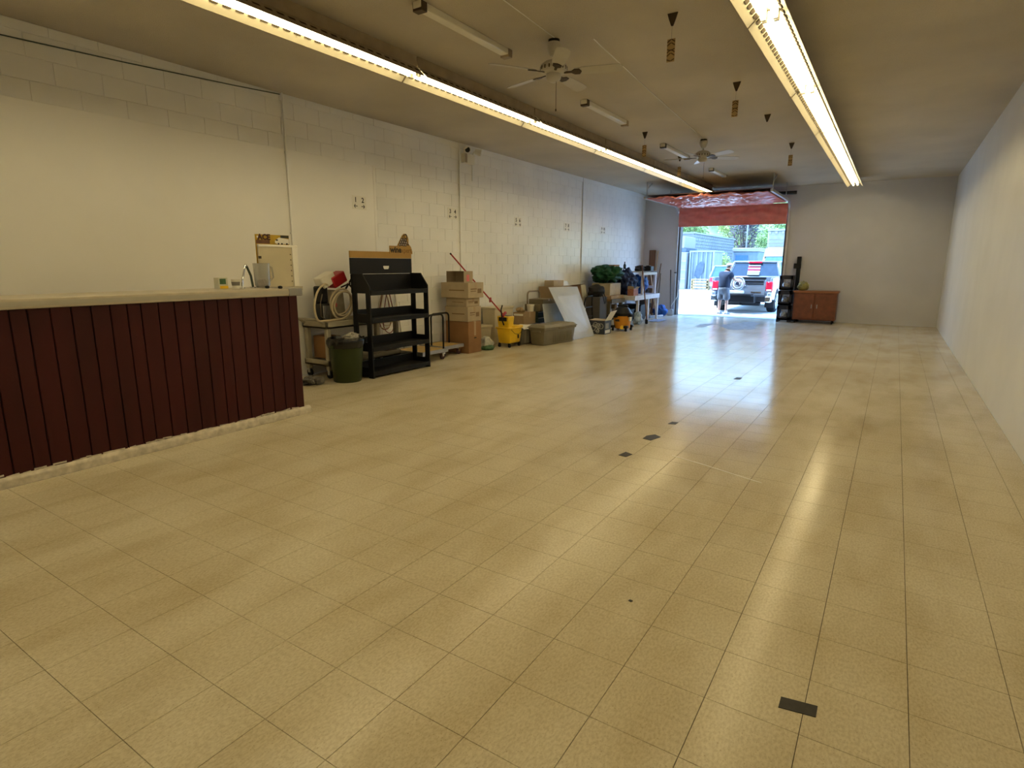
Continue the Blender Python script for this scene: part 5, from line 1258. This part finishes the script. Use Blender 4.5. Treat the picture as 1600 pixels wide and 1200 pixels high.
# long grey block building along X = -11.8
t = thing('block_building', 'long grey concrete block building behind the shed', 'building', (-14, 50, ZG))
B(-18, -11.88, 41.0, 53.0, ZG, 3.62).build('building_wall', BLOCKG, t)
b = MB()
blme = None
for zi in range(16):
    z0 = ZG+0.225*zi
    yy = 41.0 - (0.3 if zi % 2 else 0)
    while yy < 53:
        a, c = max(41.0, yy), min(53.0, yy+0.6)
        if c-a > 0.1: b.box(-11.88, -11.80, a+0.012, c-0.012, z0+0.012, z0+0.213)
        yy += 0.6
b.build('block_courses', BLOCKG, t)['kind'] = 'stuff'
B(-18.1, -11.72, 40.9, 53.1, 3.60, 3.70).build('parapet', MATS['pale_blue_metal'], t)
B(-18, -11.8, 40.95, 41.0, ZG, 3.6).build('end_wall', WSLAT, t)
# wooden bench
t = thing('wooden_bench', 'pale wooden slatted bench in front of the corrugated shed', 'bench', (-10.0, 36.9, ZG))
for k in range(4): B(-10.52, -9.50, 36.70+k*0.12, 36.80+k*0.12, 0.62, 0.67).build('slat', mat('tan_bench_wood', (0.33,0.22,0.10), rough=0.7, var=0.15), t)
for k in range(3): B(-10.50, -9.52, 36.68, 36.72, 0.10+k*0.17, 0.22+k*0.17).build('front_slat', mat('tan_bench_wood', (0.33,0.22,0.10), rough=0.7, var=0.15), t)
for x in (-10.5, -9.55):
    for y in (36.72, 37.1): B(x-0.05, x+0.05, y-0.04, y+0.04, ZG, 0.66).build('leg', mat('tan_bench_wood', (0.33,0.22,0.10), rough=0.7, var=0.15), t)
# parked van behind the person
def vehicle(x, y, w, l, h, body, glass, name, label, cat='van', hood=0.5):
    t = thing(name, label, cat, (x, y+l/2, ZG))
    loft([[(x-w,y,0.35),(x+w,y,0.35),(x+w,y,h*0.58),(x-w,y,h*0.58)],[(x-w,y+l,0.35),(x+w,y+l,0.35),(x+w,y+l,h*0.56),(x-w,y+l,h*0.56)]]).build('lower_body', body, t, bevel=0.04)
    loft([[(x-w+0.03,y+0.05,h*0.57),(x+w-0.03,y+0.05,h*0.57),(x+w-0.18,y+0.30,h*0.96),(x-w+0.18,y+0.30,h*0.96)],[(x-w+0.03,y+l*0.75,h*0.57),(x+w-0.03,y+l*0.75,h*0.57),(x+w-0.18,y+l*0.6,h*0.96),(x-w+0.18,y+l*0.6,h*0.96)]]).build('windows', glass, t)
    B(x-w+0.16, x+w-0.16, y+0.26, y+l*0.62, h*0.94, h).build('roof', body, t, bevel=0.03)
    for s in (-1,1):
        MB().bar((x+s*(w-0.03),y+0.05,h*0.57),(x+s*(w-0.17),y+0.30,h*0.96),0.10,0.10).build('pillar', body, t)
        B(x+s*(w-0.12)-0.10, x+s*(w-0.12)+0.10, y-0.02, y+0.05, h*0.40, h*0.55).build('tail_light', TAILR, t)
        for yy in (y+l*0.2, y+l*0.8):
            wh = MB().cyl((x+s*(w-0.12)-0.1,yy,ZG+0.33),(x+s*(w-0.12)+0.1,yy,ZG+0.33),0.33,n=24).build('tire', RUBBER, t)
            MB().cyl((x+s*(w-0.01)-0.01,yy,ZG+0.33),(x+s*(w-0.01)+0.01,yy,ZG+0.33),0.2,n=20).build('rim', STEEL, wh)
    B(x-w+0.05, x+w-0.05, y-0.08, y+0.04, 0.36, 0.52).build('bumper', STEEL, t, bevel=0.02)
    return t
vehicle(-7.78, 33.5, 0.85, 4.2, 1.50, mat('teal_white_paint', (0.20,0.25,0.25), rough=0.3, coat=0.4), BGLASS, 'parked_van', 'pale teal van parked beyond the person')
# box truck to the right
t = thing('box_truck', 'white box truck with yellow cab parked beyond the pickup', 'truck', (-4.4, 29, ZG))
B(-5.25, -3.0, 28.4, 33.0, 2.28, 2.98).build('cargo_box', WSLAT, t, bevel=0.03)
B(-5.27, -2.98, 28.36, 33.0, 2.98, 3.06).build('box_cap', MATS['pale_blue_metal'], t)
for k in range(8): B(-5.22+k*0.27, -5.12+k*0.27, 28.34, 28.37, 2.86, 2.96).build('marker', GREYP, t)
for z in (2.62, 2.46): B(-5.2, -3.1, 28.37, 28.40, z, z+0.02).build('rib', GREYP, t)
loft([[(-5.30,27.7,0.5),(-3.0,27.7,0.5),(-3.0,27.7,1.55),(-5.30,27.7,1.55)],[(-5.30,28.4,0.5),(-3.0,28.4,0.5),(-3.0,28.4,2.26),(-5.30,28.4,2.26)]]).build('cab', YELT, t, bevel=0.03)
MB().poly3([(-5.22,27.70,1.57),(-3.08,27.70,1.57),(-3.12,27.90,1.86),(-5.16,27.90,1.86)], -0.02).build('windscreen', BGLASS, t)
MB().poly3([(-5.28,27.92,1.88),(-3.02,27.92,1.88),(-3.06,28.36,2.30),(-5.20,28.36,2.30)], -0.02).build('roof_fairing', YELT, t)
B(-5.3, -3.0, 28.4, 33.0, 0.5, 2.28).build('lower_box', WSLAT, t)
for x in (-5.1, -3.2):
    for y in (28.3, 32.2): MB().cyl((x-0.12,y,ZG+0.45),(x+0.12,y,ZG+0.45),0.45,n=24).build('tire', RUBBER, t)
t.location.x += 0.33
# distant blue camper
t = thing('camper', 'pale blue and white camper far across the yard', 'camper', (-9.5, 46, ZG))
B(-10.05, -8.3, 45, 48, 0.6, 2.45).build('camper_body', mat('pale_blue_paint', (0.10,0.14,0.17), rough=0.4), t, bevel=0.05)
B(-10.1, -8.25, 44.95, 48.05, 2.45, 2.72).build('camper_roof', WSLAT, t, bevel=0.04)
B(-9.85, -9.0, 44.96, 45.0, 1.75, 2.2).build('window', BGLASS, t)
B(-10.05, -8.3, 44.97, 45.0, 1.35, 1.42).build('stripe', DULLBLUE, t)
for y in (45.6, 47.4):
    for x in (-9.9, -8.5): MB().cyl((x-0.1,y,ZG+0.33),(x+0.1,y,ZG+0.33),0.33,n=20).build('tire', RUBBER, t)
B(-10.0, -8.35, 45.2, 47.8, 0.3, 0.6).build('chassis', BLACK, t)
# utility pole
t = thing('utility_pole', 'pale utility pole standing among the trees', 'pole', (-10.6, 52, ZG))
MB().cyl((-10.6,52,ZG),(-10.6,52,7.5),0.07,0.05,12).build('shaft', WSLAT, t)
MB().bar((-11.5,52,6.9),(-9.7,52,6.9),0.1,0.12).build('cross_arm', WOODB, t)
# trees and shrubs
def tree(x, y, rx, ry, zc, rz, m, name, label, n=6500, leaf=0.22, seed=1, group='trees beyond the yard', cat='tree', trunk=True):
    rnd = random.Random(seed)
    t = thing(name, label, cat, (x, y, ZG), group)
    if trunk:
        MB().tube([(x,y,ZG),(x+0.1,y,zc*0.4),(x-0.05,y+0.1,zc)], [0.24,0.18,0.08], 10).build('trunk', BARK, t)
        for k in range(4):
            a = k*1.6+seed; MB().tube([(x,y,zc*0.45),(x+rx*0.3*math.cos(a),y+ry*0.3*math.sin(a),zc*0.75),(x+rx*0.6*math.cos(a),y+ry*0.6*math.sin(a),zc)], [0.10,0.07,0.03], 6).build('branch', BARK, t)
    b = MB(); cl = []
    for k in range(22):
        while True:
            p = Vector((rnd.uniform(-1,1), rnd.uniform(-1,1), rnd.uniform(-1,1)))
            if p.length < 1: break
        cl.append(p*0.78)
    for k in range(n):
        c = cl[rnd.randrange(len(cl))]
        d = Vector((rnd.gauss(0,1), rnd.gauss(0,1), rnd.gauss(0,1))).normalized()*0.34*rnd.random()**0.4
        p = c+d
        q = Vector((x+p.x*rx, y+p.y*ry, max(ZG+0.05, zc+p.z*rz)))
        u = Vector((rnd.gauss(0,1), rnd.gauss(0,1), rnd.gauss(0,0.6))).normalized(); w = u.cross(Vector((rnd.gauss(0,1),rnd.gauss(0,1),rnd.gauss(0,1)))).normalized()
        l = leaf*rnd.uniform(0.6,1.3)
        b.add([q-u*l*0.5, q+w*l*0.28, q+u*l*0.5, q-w*l*0.28], [(0,1,2,3)])
    o = b.build('foliage', m, t, smooth=False); o['kind'] = 'stuff'
    return t
tree(-19.5, 63, 3.4, 3.4, 5.2, 3.2, LEAF1, 'leafy_tree', 'dark green tree behind the left end of the block building', seed=1, leaf=0.24)
tree(-14.2, 66, 3.0, 3.4, 5.6, 3.0, LEAF2, 'leafy_tree', 'yellow green tree above the block building', seed=2, leaf=0.24)
tree(-12.6, 60.2, 1.9, 1.9, 4.8, 3.0, LEAF3, 'leafy_tree', 'grey purple leaved tree in the middle of the yard view', seed=3, n=5500, leaf=0.19)
tree(-9.0, 58, 2.4, 2.4, 4.5, 3.4, LEAF1, 'leafy_tree', 'bright green tree above the pickup truck', seed=4, n=7500, leaf=0.20)
tree(-5.0, 54, 2.2, 2.2, 3.6, 3.2, LEAF2, 'leafy_tree', 'light green tree behind the white box truck', seed=5, n=6500, leaf=0.20)
tree(-8.9, 52, 1.4, 1.3, 2.2, 1.9, LEAF1, 'leafy_tree', 'low dark green tree beside the camper', seed=6, n=4000, leaf=0.15)
tree(-27, 66, 4, 4, 5.5, 4, LEAF1, 'leafy_tree', 'far left dark green tree behind the trailer', seed=7, n=4000, leaf=0.34)
tree(-9.75, 41.4, 0.95, 0.9, 1.12, 1.28, LEAF2, 'leafy_shrub', 'light green shrub right of the corrugated shed', seed=8, n=4000, leaf=0.10, cat='shrub', group='shrubs in the yard', trunk=False)
tree(-8.0, 40.5, 0.7, 0.7, 0.7, 0.8, LEAF2, 'leafy_shrub', 'light green shrub behind the person', seed=9, n=3500, leaf=0.11, cat='shrub', group='shrubs in the yard', trunk=False)

# ---- marks near the far floor
def puddle(cx, cy, rx, ry, seed, label):
    n = 40
    pts = []
    for k in range(n):
        a = 2*PI*k/n; w = 1+0.55*noise.noise(Vector((math.cos(a)*1.7+seed, math.sin(a)*1.7, seed)))+0.25*noise.noise(Vector((math.cos(a)*5+seed, math.sin(a)*5, 2)))
        pts.append((cx+rx*w*math.cos(a), cy+ry*w*math.sin(a)))
    tag(MB().prism(pts, 'xy', 0.0003, 0.0012).build('wet_stain', mat('wet_floor_stain', (0.24,0.21,0.165), rough=0.5, var=0.45, vscale=7, spec=0.08)), label, 'stain')
puddle(-3.15, 15.6, 0.42, 1.0, 1.0, 'large damp brown stain on the floor before the door')
puddle(-3.95, 15.2, 0.16, 0.5, 4.0, 'small damp brown stain left of the large one')
tag(MB().prism([(-1.352,4.478),(-1.1,4.40),(-0.63,4.225),(-0.63,4.237),(-1.1,4.412),(-1.352,4.486)], 'xy', 0.0003, 0.0015).build('pale_scrape', WEDGE), 'thin pale scrape line across the middle floor', 'scrape')
